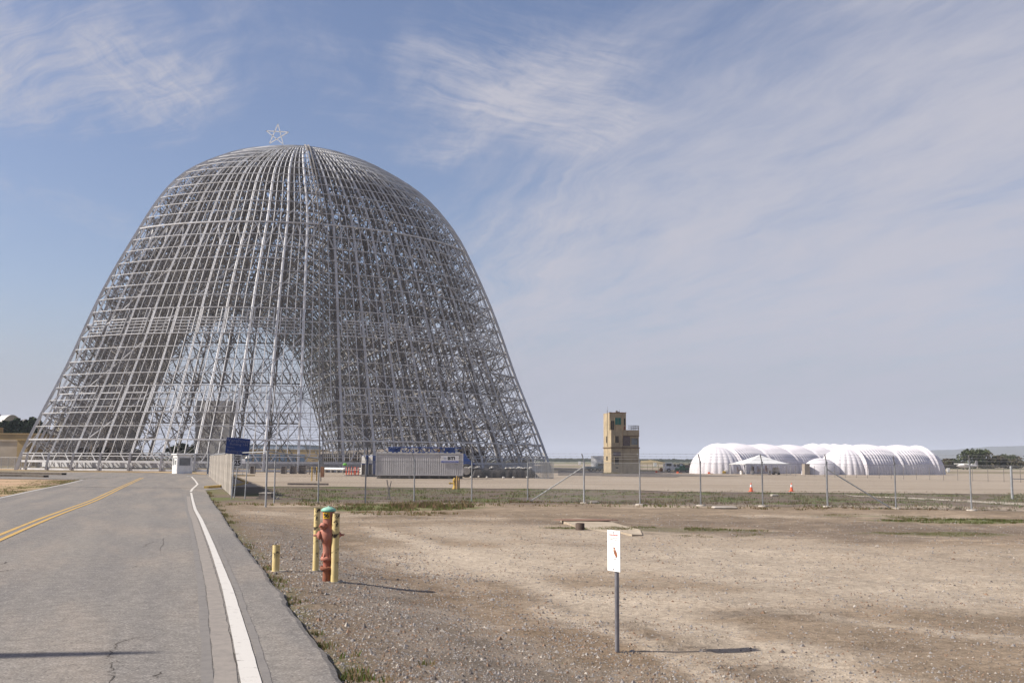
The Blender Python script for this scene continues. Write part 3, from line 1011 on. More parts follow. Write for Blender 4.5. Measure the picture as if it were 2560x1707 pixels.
for p, q in zip(tips[:-1], tips[1:]): b.bar(p + Vector((0, -.045, -.06)), q + Vector((0, -.045, -.06)), .012)
b.build('tension_wire', WIRE, fence)
p, q = FB[0] + Vector((0, 0, 2.52)), FB[2] + Vector((0, 0, 2.2))
for nm, a, c in (('top_rail', p, q), ('top_rail', FB[0] + Vector((0, 0, 2.5)), SL0 + Vector((.1, 0, 2.5)))):
    MB().tube(a, c, .03, n=8).build(nm, GALV, fence)
for (a, pa_, c, r_) in ((7, .88, 6, .04), (11, .86, 12, .04)):
    P0 = FB[a] + Vector((0, 0, 2.15 * pa_)); P1 = FB[c] + (FB[a] - FB[c]).normalized() * .25 + Vector((0, 0, .05))
    MB().tube(P0, P1, r_ * .8, n=8).build('brace', GALV, fence)

# slat screened fence beside the gate
SLAT = mat('privacy_slat', (.375, .34, .295), (.30, .272, .235), 2.0, .8)
sl = thing('slat_fence', 'tan chain link fence filled with upright privacy slats beside the gate', 'fence', (0, 0, 0))
n = 180
L_ = (SL1 - SL0).length
slm = MB(); slm.box((0, 0, 1.22), (.30, .015, 2.44)); slm = slm.mesh('slat', SLAT)
az = math.atan2(SL1.y - SL0.y, SL1.x - SL0.x)
for i in range(n):
    p = SL0.lerp(SL1, (i + .5) / n)
    o = link('slat', slm, sl, loc=(p.x + .01 * math.sin(i * 2.4), p.y, LOW + .04)); o.rotation_euler.z = az + .05 * math.sin(i * 1.7)
    o.scale = (L_ / n / .30 * .97, 1, 1.0 + .012 * math.sin(i * .37))
for i in range(15):
    p = SL0.lerp(SL1, i / 14)
    o = link('post', post_m, sl, loc=(p.x + .08, p.y, LOW)); o.scale = (1, 1, 2.6)
b = MB(); b.tube(SL0 + Vector((.06, 0, 2.55)), SL1 + Vector((.06, 0, 2.55)), .03, n=8); b.build('top_rail', GALV, sl)
gp = at(519, 1184); MB().tube((gp.x, gp.y, LOW), (gp.x, gp.y, LOW + 2.9), .13, n=10).build('gate_post', GALV, sl)

# fence in front of the hangar, left
hf = thing('chain_link_fence', 'grey chain link fence along the hangar foot, left of the guardhouse', 'fence', (0, 0, 0))
A, B = at(-160, 1170), at(436, 1177)
n = 34
netf = wire_net(3.0, 2.0, .2, .014)
for i in range(n + 1):
    p = A.lerp(B, i / n)
    o = link('post', post_m, hf, loc=(p.x, p.y, LOW)); o.scale = (1.6, 1.6, 2.1)
    if i < n:
        q = A.lerp(B, (i + 1) / n); dv = q - p
        o = link('chain_link', netf, hf, loc=(p.x, p.y, LOW + .05)); o.rotation_euler.z = math.atan2(dv.y, dv.x); o.scale = (dv.length / 3, 1, 1)
MB().tube(A + Vector((0, 0, 2.1)), B + Vector((0, 0, 2.1)), .035, n=6).build('top_rail', GALV, hf)
MB().tube(A + Vector((0, 0, .12)), B + Vector((0, 0, .12)), .03, n=6).build('bottom_rail', GALV, hf)

# light fence on the apron
tf = thing('wire_fence', 'low wire fence of thin dark posts crossing the apron before the white domes', 'fence', (0, 0, 0))
A, B = at(1605, 1179), at(2640, 1209)
DARKST = mat('dark_steel', (.14, .13, .125), (.20, .18, .16), 8, .7)
n = 42
pm = MB(); pm.tube((0, 0, 0), (0, 0, 1.6), .032, n=6); pm = pm.mesh('post', DARKST)
for i in range(n + 1): link('post', pm, tf, loc=tuple(A.lerp(B, i / n)))
for z in (.15, .8, 1.5): MB().bar(A + Vector((0, 0, z)), B + Vector((0, 0, z)), .012).build('wire', DARKST, tf)
gp = at(2531, 1250)
tp = thing('fence_post', 'thick grey post standing alone on the grass strip at the far right', 'post', tuple(at(2531, 1248)))
MB().tube((0, 0, 0), (0, 0, 1.95), .075, n=10).build('pole', GALV, tp)
MB().lathe([(.08, 0), (.085, .03), (.03, .07)], (0, 0, 1.95), n=10).build('cap', GALV, tp)
MB().bar((0, 0, 1.25), (3.2, .6, 1.22), .05).build('rail', GALV, tp)

# ------------------------------------------------------------------ guardhouse and signs
GWHITE = mat('white_paint', (.78, .77, .75), (.70, .69, .67), 3, .55)
GLASS = mat('dark_glass', (.05, .06, .065), rough=.08, spec=.6)
HAZY = mat('hazy_glass', (.20, .205, .205), (.14, .145, .148), 1.5, .25)
gl = at(455, 1184)
gh = thing('guardhouse', 'small white guardhouse with a flat roof beside the road gate', 'guardhouse', (gl.x, gl.y, LOW), R(35))
gw, gd, ght = 2.15, 2.1, 2.62
b = MB()
b.box((0, 0, .55), (gw, gd, 1.1))
for x in (-1, 1):
    for y in (-1, 1): b.box((x * (gw / 2 - .11), y * (gd / 2 - .11), ght / 2 + .55), (.22, .22, ght - 1.1))
b.box((0, 0, ght - .16), (gw, gd, .32))
b.build('wall', GWHITE, gh)
MB().box((0, 0, ght + .07), (gw + .34, gd + .34, .15), bev=.03).build('roof', GWHITE, gh)
dr = MB().box((-gw / 2 - .02, -.42, 1.12), (.06, .80, 2.1)).build('door', GWHITE, gh)
MB().box((-gw / 2 - .055, -.42, 1.58), (.02, .42, .62)).build('door_pane', GLASS, dr)
for (c, dd) in (((-gw / 2 + .02, .45, 1.7), (.04, .72, 1.0)), ((0, -gd / 2 + .02, 1.7), (1.55, .04, 1.05)), ((gw / 2 - .02, 0, 1.7), (.04, 1.5, 1.05)), ((0, gd / 2 - .02, 1.7), (1.55, .04, 1.05))):
    w_ = MB().box(c, dd).build('window', HAZY, gh)
    e = .05
    b = MB()
    if dd[0] < .1:
        for sy in (-1, 1): b.box((c[0], c[1] + sy * (dd[1] / 2 + e / 2), c[2]), (.09, e, dd[2] + 2 * e))
        for sz in (-1, 1): b.box((c[0], c[1], c[2] + sz * (dd[2] / 2 + e / 2)), (.085, dd[1], e))
    else:
        for sx in (-1, 1): b.box((c[0] + sx * (dd[0] / 2 + e / 2), c[1], c[2]), (e, .09, dd[2] + 2 * e))
        for sz in (-1, 1): b.box((c[0], c[1], c[2] + sz * (dd[2] / 2 + e / 2)), (dd[0], .085, e))
    b.build('frame', GWHITE, w_)

BLUE = mat('blue_sign', (.006, .026, .125), (.005, .021, .105), 3, .45)
PALEBLUE = mat('sign_lettering_faded', (.11, .12, .20))
p = gat(598, 1248); Y = p.y
bs = thing('blue_sign', 'blue board reading Warehouse above the speed limit sign', 'sign', tuple(p), R(4))
d1, d2 = dirpx(591, 1115), dirpx(562, 1134)
zc = CAMZ + d1.z / d1.y * Y - p.z
sw = 58 / F * Y; sh_ = 40 / F * Y
tilt = Matrix.Rotation(R(3.6), 4, 'Y')
bd = MB().box((0, 0, 0), (sw, .03, sh_), bev=.008).build('board', BLUE, bs)
bd.location = (-.17, -.05, zc); bd.rotation_euler = (0, R(4.5), 0)
for (s__, zz, sz, xx) in (('Warehouse', .31, .30, 0), ('Building 144', .10, .20, .05), ('Delivery', -.09, .12, -.36), ('Building N-239', -.31, .20, .05)):
    text(s__, sz, PALEBLUE, bd, (xx, -.018, zz * sh_ / .92), ext=.002)
for x in (-.42, .30): MB().tube((x, .0, 0 if x > 0 else .02), (x + .1, .0, zc + .3), .03, n=8).build('post', GALV, bs)
SIGNW = mat('sign_white', (.62, .61, .61), (.55, .54, .54), 4, .5)
BLACK = mat('sign_black', (.02, .02, .02))
p = gat(585, 1245)
ss = thing('speed_limit_sign', 'white speed limit sign reading 25 below the blue board', 'sign', (p.x, p.y, p.z), R(8))
d1 = dirpx(588, 1151); zc = CAMZ + d1.z / d1.y * (p.y - .12) - p.z
k_ = p.y / F
px_ = (588 - 582) * k_
bd = MB().box((px_, -.1, zc), (19.5 * k_, .012, 28.5 * k_), bev=.004).build('plate', SIGNW, ss)
text('SPEED', 5.6 * k_, BLACK, ss, (px_, -.11, zc + 10.2 * k_), ext=.002, bold=.004)
text('LIMIT', 5.6 * k_, BLACK, ss, (px_, -.11, zc + 4.2 * k_), ext=.002, bold=.004)
text('25', 17 * k_, BLACK, ss, (px_, -.11, zc - 6.5 * k_), ext=.002, bold=.012, sx=.95)
MB().tube((0, 0, 0), (.18, 0, zc + .3), .03, n=8).build('post', GALV, ss)
p = at(606, 1190)
wsn = thing('notice_board', 'small white notice board on a post to the right of the speed limit sign', 'sign', (p.x, p.y, LOW))
MB().box((.0, -.05, 1.9), (.62, .02, .58)).build('board', SIGNW, wsn); MB().box((0, -.064, 2.0), (.60, .006, .2)).build('panel', GWHITE, wsn)
MB().tube((0, 0, 0), (0, 0, 2.2), .03, n=8).build('post', GALV, wsn)

# owl caution sign
p = gat(1543, 1629)
ow = thing('caution_sign', 'tall narrow white caution sign with a brown owl on a grey metal post', 'sign', tuple(p), R(-60))
k_ = p.y / F
OWLW = mat('sign_face', (.82, .82, .81), (.77, .77, .76), 5, .45)
RED = mat('sign_red', (.55, .06, .04)); GREYT = mat('sign_print_grey', (.30, .30, .30)); OWLB = mat('owl_brown', (.30, .11, .05), (.20, .075, .04), 30, .7); OWLP = mat('owl_pale', (.62, .47, .38))
d1 = dirpx(1543, 1325); ztop = CAMZ + d1.z / d1.y * p.y - p.z
ph_, pw = 99 * k_, 53 * k_
xo = -1.0 * k_
zc = ztop - ph_ / 2
MB().box((xo, -.035, zc), (pw, .006, ph_), bev=.002).build('plate', OWLW, ow)
MB().tube((0, 0, -.1), (0, 0, ztop - .01), 5.6 * k_, n=14).build('post', mat('sign_post_metal', (.24, .235, .25), (.17, .165, .18), 9, .5, metal=.4), ow)
YF = -.041
for z in (.45, -.45): MB().tube((xo, YF, zc + z * ph_), (xo, YF - .006, zc + z * ph_), .007, n=8).build('bolt', DARKST, ow)
text('CAUTION', 5.2 * k_, RED, ow, (xo, YF, zc + .385 * ph_), ext=.001, sx=1.55)
text('BURROWING OWL', 2.5 * k_, GREYT, ow, (xo, YF, zc + .315 * ph_), ext=.001, sx=1.8)
text('HABITAT AREA', 2.5 * k_, GREYT, ow, (xo, YF, zc + .275 * ph_), ext=.001, sx=1.8)
FINE = mat('sign_fine_print', (.52, .52, .52))
for i in range(12):
    z = .21 - i * .018
    MB().box((xo - (.0 if i < 4 else .16) * pw, YF, zc + z * ph_), ((.72 if i < 4 else .40) * pw, .001, .005 * ph_)).build('print_line', FINE, ow)
for i in range(9): MB().box((xo, YF, zc + (-.20 - i * .021) * ph_), (.74 * pw, .001, .006 * ph_)).build('print_line', FINE, ow)
owl = MB()
ell = lambda cx_, cz, rx, rz_, an, n=14: [(xo + 1.9 * (cx_ + rx * math.cos(t) * math.cos(an) - rz_ * math.sin(t) * math.sin(an)) * k_, YF - .001, zc + (cz + rx * math.cos(t) * math.sin(an) + rz_ * math.sin(t) * math.cos(an)) * k_) for t in [2 * math.pi * i / n for i in range(n)]]
owl.add(ell(4.3, -4.5, 3.0, 10.2, .28), [tuple(range(14))])
owl.add([(xo + 1.9 * a * k_, YF - .001, zc + b_ * k_) for a, b_ in ((6.0, -12), (8.6, -17.5), (5.2, -14))], [(0, 1, 2)])
owl.add(ell(2.2, 6.6, 1.9, 2.3, 0), [tuple(range(14))])
owl.build('owl_body', OWLB, ow)
f = MB(); f.add([(x, y - .0006, z) for x, y, z in ell(1.6, 3.6, 1.1, 2.6, .1)], [tuple(range(14))]); f.build('owl_face', OWLP, ow)
f = MB(); f.bar((xo + 8.4 * k_, YF - .001, zc - 13.5 * k_), (xo + 6.8 * k_, YF - .001, zc - 19 * k_), .9 * k_, .001); f.box((xo + 6.6 * k_, YF - .001, zc - 19.5 * k_), (5 * k_, .001, 1.0 * k_)); f.build('owl_legs', DARKST, ow)

# ------------------------------------------------------------------ hydrant and bollards


def chipped(k, t, c, p):
    n = k.noise(t, 6, 7, .72, 1.2); n2 = k.noise(t, 2.2, 3)
    sx, sy, sz = k.sep(t)
    band = k.noise(k.xyz(k.math('MULTIPLY', sx, 4.0), k.math('MULTIPLY', sy, 4.0), k.math('MULTIPLY', sz, 8.0)), 1.0, 2)
    m = k.math('MULTIPLY', k.ramp(n, .485, .54), k.ramp(band, .49, .57))
    c = k.mix(k.ramp(n2, .4, .7), (.60, .47, .21), (.66, .55, .31))
    return k.mix(m, c, (.045, .032, .022))


YEL = mat('chipped_yellow_paint', (.6, .5, .2), rough=.6, extra=chipped)
CAPM = mat('bollard_fill', (.40, .36, .30), (.30, .26, .2), 12, .9)


def bollard(px, py, h, r, label, lean=0.0):
    p = gat(px, py)
    o = thing('bollard', label, 'bollard', tuple(p), group='yellow bollards at the hydrant')
    o.rotation_euler = (0, lean, px * .01)
    b = MB(); b.tube((0, 0, -.2), (0, 0, h), r, n=20, caps=False); b.tube((0, 0, h - .01), (0, 0, h), r, r * .93, n=20, caps=False); b.build('pipe', YEL, o)
    MB().lathe([(r * .99, h - .03), (r * .9, h - .012), (r * .3, h - .008)], n=16).build('fill', CAPM, o)
    b = MB(); n = 11
    ring = [(math.cos(2 * math.pi * i / n) * r * random.uniform(2.3, 3.4), math.sin(2 * math.pi * i / n) * r * random.uniform(2.0, 3.0)) for i in range(n)]
    vs = [(x + .06, y, -.06) for x, y in ring] + [(x * .92 + .06, y * .92, .012) for x, y in ring]
    b.add(vs, [(i, (i + 1) % n, n + (i + 1) % n, n + i) for i in range(n)] + [tuple(range(n, 2 * n))])
    b.build('footing', CAPM, o)
    return p


p0 = gat(817, 1452); kh = p0.y / F
bollard(689, 1429, 65 * gat(689, 1429).y / F, 9.0 * gat(689, 1429).y / F, 'short chipped yellow bollard nearest the edge of the road')
bollard(789, 1427, 153 * gat(789, 1427).y / F, 7.6 * gat(789, 1427).y / F, 'tall chipped yellow bollard behind the left shoulder of the hydrant')
bollard(836, 1455, 167 * gat(836, 1455).y / F, 9.2 * gat(836, 1455).y / F, 'tall chipped yellow bollard in front of the hydrant, covering its right side')


def redpaint(k, t, c, p):
    n = k.noise(t, 5, 6, .65); n2 = k.noise(t, 16, 6, .7)
    c = k.mix(k.ramp(n, .38, .62), (.35, .115, .075), (.41, .18, .13))
    return k.mix(k.math('MULTIPLY', k.ramp(n2, .56, .66), .6), c, (.33, .16, .07))


HR = mat('faded_red_paint', (.4, .1, .06), rough=.65, extra=redpaint)
HRUST = mat('rusted_pipe', (.30, .115, .065), (.20, .075, .045), 9, .85)
HG = mat('green_enamel', (.16, .42, .31), (.34, .52, .41), 14, .55, lo=.45, hi=.65)
TAGY = mat('tag_yellow', (.60, .37, .02), (.52, .30, .02), 9, .5)
hy = thing('fire_hydrant', 'faded red fire hydrant with a green bonnet and a yellow number tag', 'hydrant', tuple(p0))
HH = 181 * kh                                              # full height
q = lambda v: v / 181.0 * HH
MB().lathe([(q(10.5), -.15), (q(10.5), q(27)), (q(11), q(28))], n=20).build('standpipe', HRUST, hy)
b = MB(); b.lathe([(q(16.5), q(28)), (q(17.5), q(29)), (q(17.5), q(34)), (q(16), q(35.5)), (q(11.5), q(36))], n=24)
for i in range(8): a = i * math.pi / 4; b.tube((math.cos(a) * q(14.6), math.sin(a) * q(14.6), q(26)), (math.cos(a) * q(14.6), math.sin(a) * q(14.6), q(38)), q(1.6), n=6)
b.build('flange', HRUST, hy)
MB().lathe([(q(10.5), q(36)), (q(10.5), q(49)), (q(12), q(51))], n=20).build('spool', HR, hy)
b = MB(); b.lathe([(q(16), q(51)), (q(16.5), q(52)), (q(16.5), q(57)), (q(14), q(59)), (q(12), q(60))], n=24)
for i in range(8):
    a = i * math.pi / 4 + .2; b.tube((math.cos(a) * q(13.8), math.sin(a) * q(13.8), q(49)), (math.cos(a) * q(13.8), math.sin(a) * q(13.8), q(61)), q(1.6), n=6)
for i in range(6):
    a = i * math.pi / 3; b.bar((math.cos(a) * q(15), math.sin(a) * q(15), q(57)), (math.cos(a) * q(10), math.sin(a) * q(10), q(70)), q(2.2), q(3))
b.build('flange', HR, hy)
MB().lathe([(q(11.5), q(58)), (q(11.5), q(84)), (q(13), q(90)), (q(17), q(98)), (q(19.5), q(106)), (q(20), q(116)), (q(18.5), q(124)), (q(14.5), q(131)), (q(13), q(138)), (q(13.5), q(150)), (q(15), q(164)), (q(15), q(169))], n=28).build('barrel', HR, hy)
b = MB(); b.lathe([(q(14.5), q(168)), (q(18), q(169.3)), (q(18.4), q(171)), (q(17.4), q(174)), (q(13), q(177.3)), (q(7), q(179.3)), (q(2.5), q(180))], n=28); b.lathe([(q(2.6), q(179)), (q(2.4), q(182)), (q(1.5), q(182.4))], n=5); b.build('bonnet', HG, hy)


def nozzle(ang, z, r, l, name='nozzle_cap'):
    a = Vector((math.cos(ang), math.sin(ang), 0))
    b = MB()
    b.lathe([(q(r * .95), q(8)), (q(r * .95), q(19)), (q(r * 1.18), q(20)), (q(r * 1.18), q(20 + l * .45)), (q(r * 1.0), q(20 + l * .6)), (q(r * .5), q(20 + l)), (q(2.4), q(20.3 + l))], (0, 0, q(z)), a, n=20)
    b.lathe([(q(2.9), q(20 + l)), (q(2.6), q(20 + l + 7)), (q(1.8), q(20 + l + 7.5))], (0, 0, q(z)), a, n=5)
    return b.build(name, HR, hy)


nozzle(R(2), 112, 9.0, 12); nozzle(R(200), 111, 9.0, 8); nozzle(R(-118), 134, 7.5, 7)
b = MB()
a = Vector((-.5, -.85, 0)).normalized()
for i in range(8):
    t0, t1 = -.55 + i * .14, -.55 + (i + 1) * .14
    P = [(a.x * math.cos(t) - a.y * math.sin(t), a.x * math.sin(t) + a.y * math.cos(t)) for t in (t0 + .3, t1 + .3)]
    r_ = q(15.6)
    b.add([(P[0][0] * r_, P[0][1] * r_, q(152)), (P[1][0] * r_, P[1][1] * r_, q(152)), (P[1][0] * r_, P[1][1] * r_, q(167)), (P[0][0] * r_, P[0][1] * r_, q(167))], [(0, 1, 2, 3)])
tg = b.build('number_tag', TAGY, hy)
ang = math.atan2(-.85, -.5) + .3
for ch, off in (('9', -.17), ('6', .24)):
    an = ang + off
    o = text(ch, q(15), BLACK, tg, (math.cos(an) * q(15.9), math.sin(an) * q(15.9), q(159)), rz=an + math.pi / 2, ext=.0015, bold=.002)
b = MB()
for i in range(12):
    t0, t1 = i / 12, (i + 1) / 12
    f_ = lambda t: Vector((-q(20) + q(9) * t, -q(16) + q(2) * t, q(104) - q(32) * math.sin(t * math.pi) * (1 - .35 * t) - q(3) * t))
    b.tube(f_(t0), f_(t1), q(.9), n=6)
b.build('chain', DARKST, hy)

# ------------------------------------------------------------------ control tower
STUC = None


def stucco(k, t, c, p):
    n = k.noise(t, .8, 7, .65); n2 = k.noise(t, 5, 6, .65)
    sx, sy, sz = k.sep(t)
    dr = k.noise(k.xyz(k.math('MULTIPLY', sx, 3.0), k.math('MULTIPLY', sy, 3.0), k.math('MULTIPLY', sz, .35)), 1.0, 5)
    c = k.mix(k.ramp(n, .35, .65), (.40, .325, .215), (.32, .26, .175))
    c = k.mix(k.math('MULTIPLY', k.ramp(dr, .52, .7), .55), c, (.22, .165, .11))
    v = k.math('ADD', .85, k.math('MULTIPLY', n2, .3))
    return k.mix(1.0, c, k.xyz(v, v, v), 'MULTIPLY')


STUC = mat('stained_stucco', (.4, .3, .2), rough=.9, extra=stucco)
LEDGE = mat('ledge', (.12, .085, .055), (.18, .13, .085), 3, .9)
DWIN = mat('dark_window', (.03, .026, .022), (.05, .04, .033), 2, .3)
GREENW = mat('green_glass', (.02, .11, .085), (.035, .17, .14), 2, .2)
p = at(1557, 1184.6)
tw = thing('control_tower', 'old tan stucco control tower with a balcony and boarded windows', 'tower', (p.x, p.y + 2.4, LOW), R(10))
TD = 4.9
fy = -TD / 2
MB().box((0, 0, 2.15), (4.84, TD, 4.3)).build('lower_storey', STUC, tw)
MB().box((0, 0, 4.38), (5.06, TD + .22, .16)).build('ledge', LEDGE, tw)
MB().box((-1.425, 0, 5.88), (1.99, TD, 2.84)).build('middle_storey', STUC, tw)
b = MB(); b.box((1.0, .06, 4.68), (2.84, TD - .12, .44)); b.box((1.0, .06, 6.15), (2.84, TD - .12, .34)); b.box((1.02, .06, 5.45), (.16, TD - .12, 1.1)); b.box((2.36, .06, 5.45), (.12, TD - .12, 1.1)); b.box((1.0, 1.6, 5.45), (2.84, .2, 1.1)); b.box((1.0, .06, 4.475), (2.84, TD - .14, .03))
b.build('bay', STUC, tw)
MB().box((.27, fy + .10, 5.49), (1.2, .06, 1.6)).build('boarded_opening', mat('board', (.12, .095, .085), (.16, .13, .12), 3, .8), tw)
w_ = MB().box((1.7, fy + .28, 5.45), (1.2, .03, 1.1)).build('window', mat('bay_glass', (.25, .29, .31), (.16, .19, .20), 1.5, .15), tw)
for x in (1.25, 1.6, 1.92, 2.2): MB().box((x, fy + .2, 5.45), (.05, .06, 1.1)).build('mullion', STUC, w_)
MB().box((1.0, 0, 6.36), (2.94, TD + .06, .1)).build('ledge', LEDGE, tw)
MB().box((1.0, 0, 6.87), (2.9, TD, .90)).build('balcony_parapet', STUC, tw)
MB().box((-.98, .5, 8.77), (2.88, 3.9, 2.94)).build('top_storey', STUC, tw)
b = MB()
for i in range(13):
    x = -2.4 + i * .235; b.box((x, .5 + fy * .78 + random.uniform(-.04, .04), 10.27), (random.uniform(.12, .22), .3, random.uniform(.05, .14)), random.uniform(-.3, .3))
b.build('roof_tiles', mat('old_tile', (.20, .10, .07), (.14, .08, .06), 5, .9), tw)
fyt = .5 - 1.95
for nm, (x, z, w_, h_), m_, yy in (('window', (-.95, 8.82, 1.04, 1.15), GREENW, fyt), ('window', (-1.92, 8.12, .58, 1.55), DWIN, fyt), ('window', (.20, 8.75, .26, 1.15), DWIN, fyt), ('window', (.20, 7.68, .26, .62), mat('red_panel', (.17, .055, .045)), fyt), ('window', (-1.43, 5.75, .62, 1.12), DWIN, fy), ('window', (-1.46, 2.17, .68, 1.13), DWIN, fy), ('vent', (-1.44, 1.05, .45, .22), DWIN, fy), ('sign_plate', (-1.44, 3.33, 1.3, .62), mat('grey_plate', (.20, .17, .165), (.15, .13, .13), 3), fy)):
    o = MB().box((x, yy - .012, z), (w_, .06, h_)).build(nm, m_, tw)
    if nm == 'window' and w_ > .3:
        b = MB()
        for sx in (-1, 1): b.box((x + sx * (w_ / 2 + .03), yy - .03, z), (.07, .10, h_ + .12))
        b.box((x, yy - .03, z - h_ / 2 - .03), (w_, .11, .06)); b.box((x, yy - .02, z), (.03, .09, h_))
        b.build('frame', STUC, o)
for (y, z, w_, h_) in ((.3, 5.75, .8, 1.1), (.2, 2.6, .8, .7)): MB().box((-2.425, y, z), (.05, w_, h_)).build('window', DWIN, tw)
b = MB()
for x in np.linspace(.62, 2.4, 12): b.bar((x, fy + .1, 7.32), (x, fy + .1, 8.08), .025)
for z in (7.7, 8.08): b.bar((.5, fy + .1, z), (2.42, fy + .1, z), .05); b.bar((2.4, fy + .1, z), (2.4, 2.3, z), .05)
b.bar((2.4, fy + .1, 7.32), (2.4, fy + .1, 8.1), .08)
for y in np.linspace(fy + .4, 2.2, 12): b.bar((2.4, y, 7.32), (2.4, y, 8.08), .025)
b.build('balcony_rail', DARKST, tw)
b = MB(); b.tube((-2.48, -.2, 4.6), (-2.48, -.2, 10.7), .035, n=6); b.build('pipe', DARKST, tw)
b = MB(); b.tube((-.42, fy - .05, .1), (-.42, fy - .05, 10.2), .03, n=6); b.build('pipe', LEDGE, tw)
MB().tube((-2.2, .5, 10.2), (-2.2, .5, 11.4), .018, n=6).build('antenna', DARKST, tw); MB().tube((-.1, .5, 10.2), (-.1, .5, 10.9), .018, n=6).build('antenna', DARKST, tw)
b = MB(); b.lathe([(.14, 10.2), (.14, 10.5), (.22, 10.55), (.05, 10.65)], (-1.05, fyt + .4, 0), n=10); b.box((-.7, fyt + .4, 10.33), (.3, .3, .25)); b.build('roof_vent', DARKST, tw)
random.seed(3)
b = MB()
for i in range(260):
    x = random.uniform(-4.6, -1.0); y = fy - random.uniform(.05, 1.2); h_ = random.uniform(.1, .55) * max(.2, 1 - abs(x + 2.6) / 2.6)
    a = random.uniform(0, 6.3); b.add([(x, y, 0), (x + .12 * math.cos(a), y + .12 * math.sin(a), 0), (x + .1 * math.cos(a + 1), y + .1, h_)], [(0, 1, 2)])
tag(b.build('weeds', mat('dry_weed', (.16, .13, .07), (.10, .10, .045), 3, .9), None, 'stuff', tuple(tw.location), R(10)), 'dry brown weeds growing against the foot of the tan tower', 'weeds')

# ------------------------------------------------------------------ inflatable white halls
INF = mat('inflatable_fabric', (.62, .595, .62), (.58, .555, .58), .6, .55, spec=.25)


def hall(name, label, P0, P1, rad, hgt, ribs, cell=.66, end0=True, end1=True):
    """tunnel of bulging cells between two ground points with fat ring tubes and rounded ends"""
    ax = (P1 - P0); Ln = ax.length; ax.normalize()
    rz = math.atan2(ax.y, ax.x)
    o = thing(name, label, 'inflatable hall', tuple(P0), rz, 'white inflatable halls on the apron')
    NA = 40

    def ringpt(x, a, k=1.0):
        bul = .19 * abs(math.sin(math.pi * x / cell)) + .06 * abs(math.sin(a * 11))
        r = rad * k + bul * k; h_ = hgt * k + bul * k
        return (x, -r * math.cos(a), h_ * math.sin(a) ** .92)
    edges = [0.0] + [r for r in ribs if 0 < r < Ln] + [Ln]
    for i in range(len(edges) - 1):
        e0_, e1_ = edges[i], edges[i + 1]
        n = max(8, int((e1_ - e0_) / cell * 6))
        rows = []
        for j in range(n + 1):
            x = e0_ + (e1_ - e0_) * j / n
            kk = 1.0 + .115 * math.sin(math.pi * j / n)
            rows.append([ringpt(x, math.pi * m / NA, kk) for m in range(NA + 1)])
        b = MB(); b.smooth = True; b.sheet(rows); b.build('segment', INF, o)
    for x in ribs:
        b = MB(); b.smooth = True
        rows = []
        for m in range(NA + 1):
            a = math.pi * m / NA
            c = Vector((x, -(rad + .12) * math.cos(a), (hgt + .12) * math.sin(a) ** .92)); nrm = Vector((0, -math.cos(a), math.sin(a))).normalized()
            rows.append([tuple(c + nrm * (.44 * math.cos(t)) + Vector((1, 0, 0)) * (.44 * math.sin(t))) for t in np.linspace(0, 2 * math.pi, 9)])
        b.sheet(rows); b.build('ring_tube', INF, o)
    for on, x0, sg in ((end0, 0.0, -1), (end1, Ln, 1)):
        if not on: continue
        rows = []
        for j in range(17):
            e = (math.pi / 2) * j / 16
            rows.append([])
            for m in range(121):
                a = -math.pi / 2 + math.pi * m / 120
                bul = .17 * abs(math.sin((a + math.pi / 2) * 13)) * math.cos(e) ** .6
                rr = (rad + bul) * math.cos(e) ** .92
                rows[-1].append((x0 + sg * rr * .95 * math.cos(a), rr * math.sin(a), (hgt + .1) * math.sin(e) ** .95))
        b = MB(); b.smooth = True; b.sheet(rows); b.build('rounded_end', INF, o)
    return o


PA0, PA1 = at(1800, 1184.5), at(2075, 1183.0)
PA1 = PA0 + (PA1 - PA0) * 1.0
P0 = PA0 + Vector((.6, 5.0, 0)); P1 = PA1 + Vector((1.5, 9.0, 0))
Ln = (P1 - P0).length
hall('inflatable_hall', 'long white inflatable hall behind the canopy tent, rounded at its left end', P0, P1, 5.0, 4.75, [0.2] + [Ln * f for f in (.27, .52, .76, .97)])
P0 = at(2060, 1182) + Vector((0, 12, 0)); P1 = P0 + Vector((7.5, 3.5, 0))
hall('inflatable_hall', 'tall white inflatable cross hall peeking out behind, between the other two', P0, P1, 5.2, 5.3, [3.2, 6.5])
P0 = at(2135, 1187) + Vector((-.6, 3.0, 0)); P1 = at(2318, 1187) + Vector((.5, 5.0, 0))
Ln = (P1 - P0).length
hall('inflatable_hall', 'white inflatable hall in front at right, its fluted round end facing the camera', P0, P1, 4.5, 4.6, [.4, Ln * .5, Ln * .93])
# domed lobby with door
p = at(2065, 1187)
lb = thing('inflatable_porch', 'small smooth white inflatable porch at the mouth of the right hall', 'porch', tuple(p), R(8))
b = MB(); b.smooth = True
b.sheet([[(3.4 * math.sin(e) * math.cos(a), 2.6 * math.sin(e) * math.sin(a) + 2.0, 2.9 * math.cos(e)) for a in np.linspace(0, 2 * math.pi, 33)] for e in np.linspace(0, math.pi / 2, 9)])
b.build('shell', INF, lb)
b = MB(); b.box((-3.5, .2, .95), (.9, 1.2, 1.9)); b.build('doorway', mat('tan_canvas', (.34, .29, .24), (.28, .24, .2), 3, .9), lb)

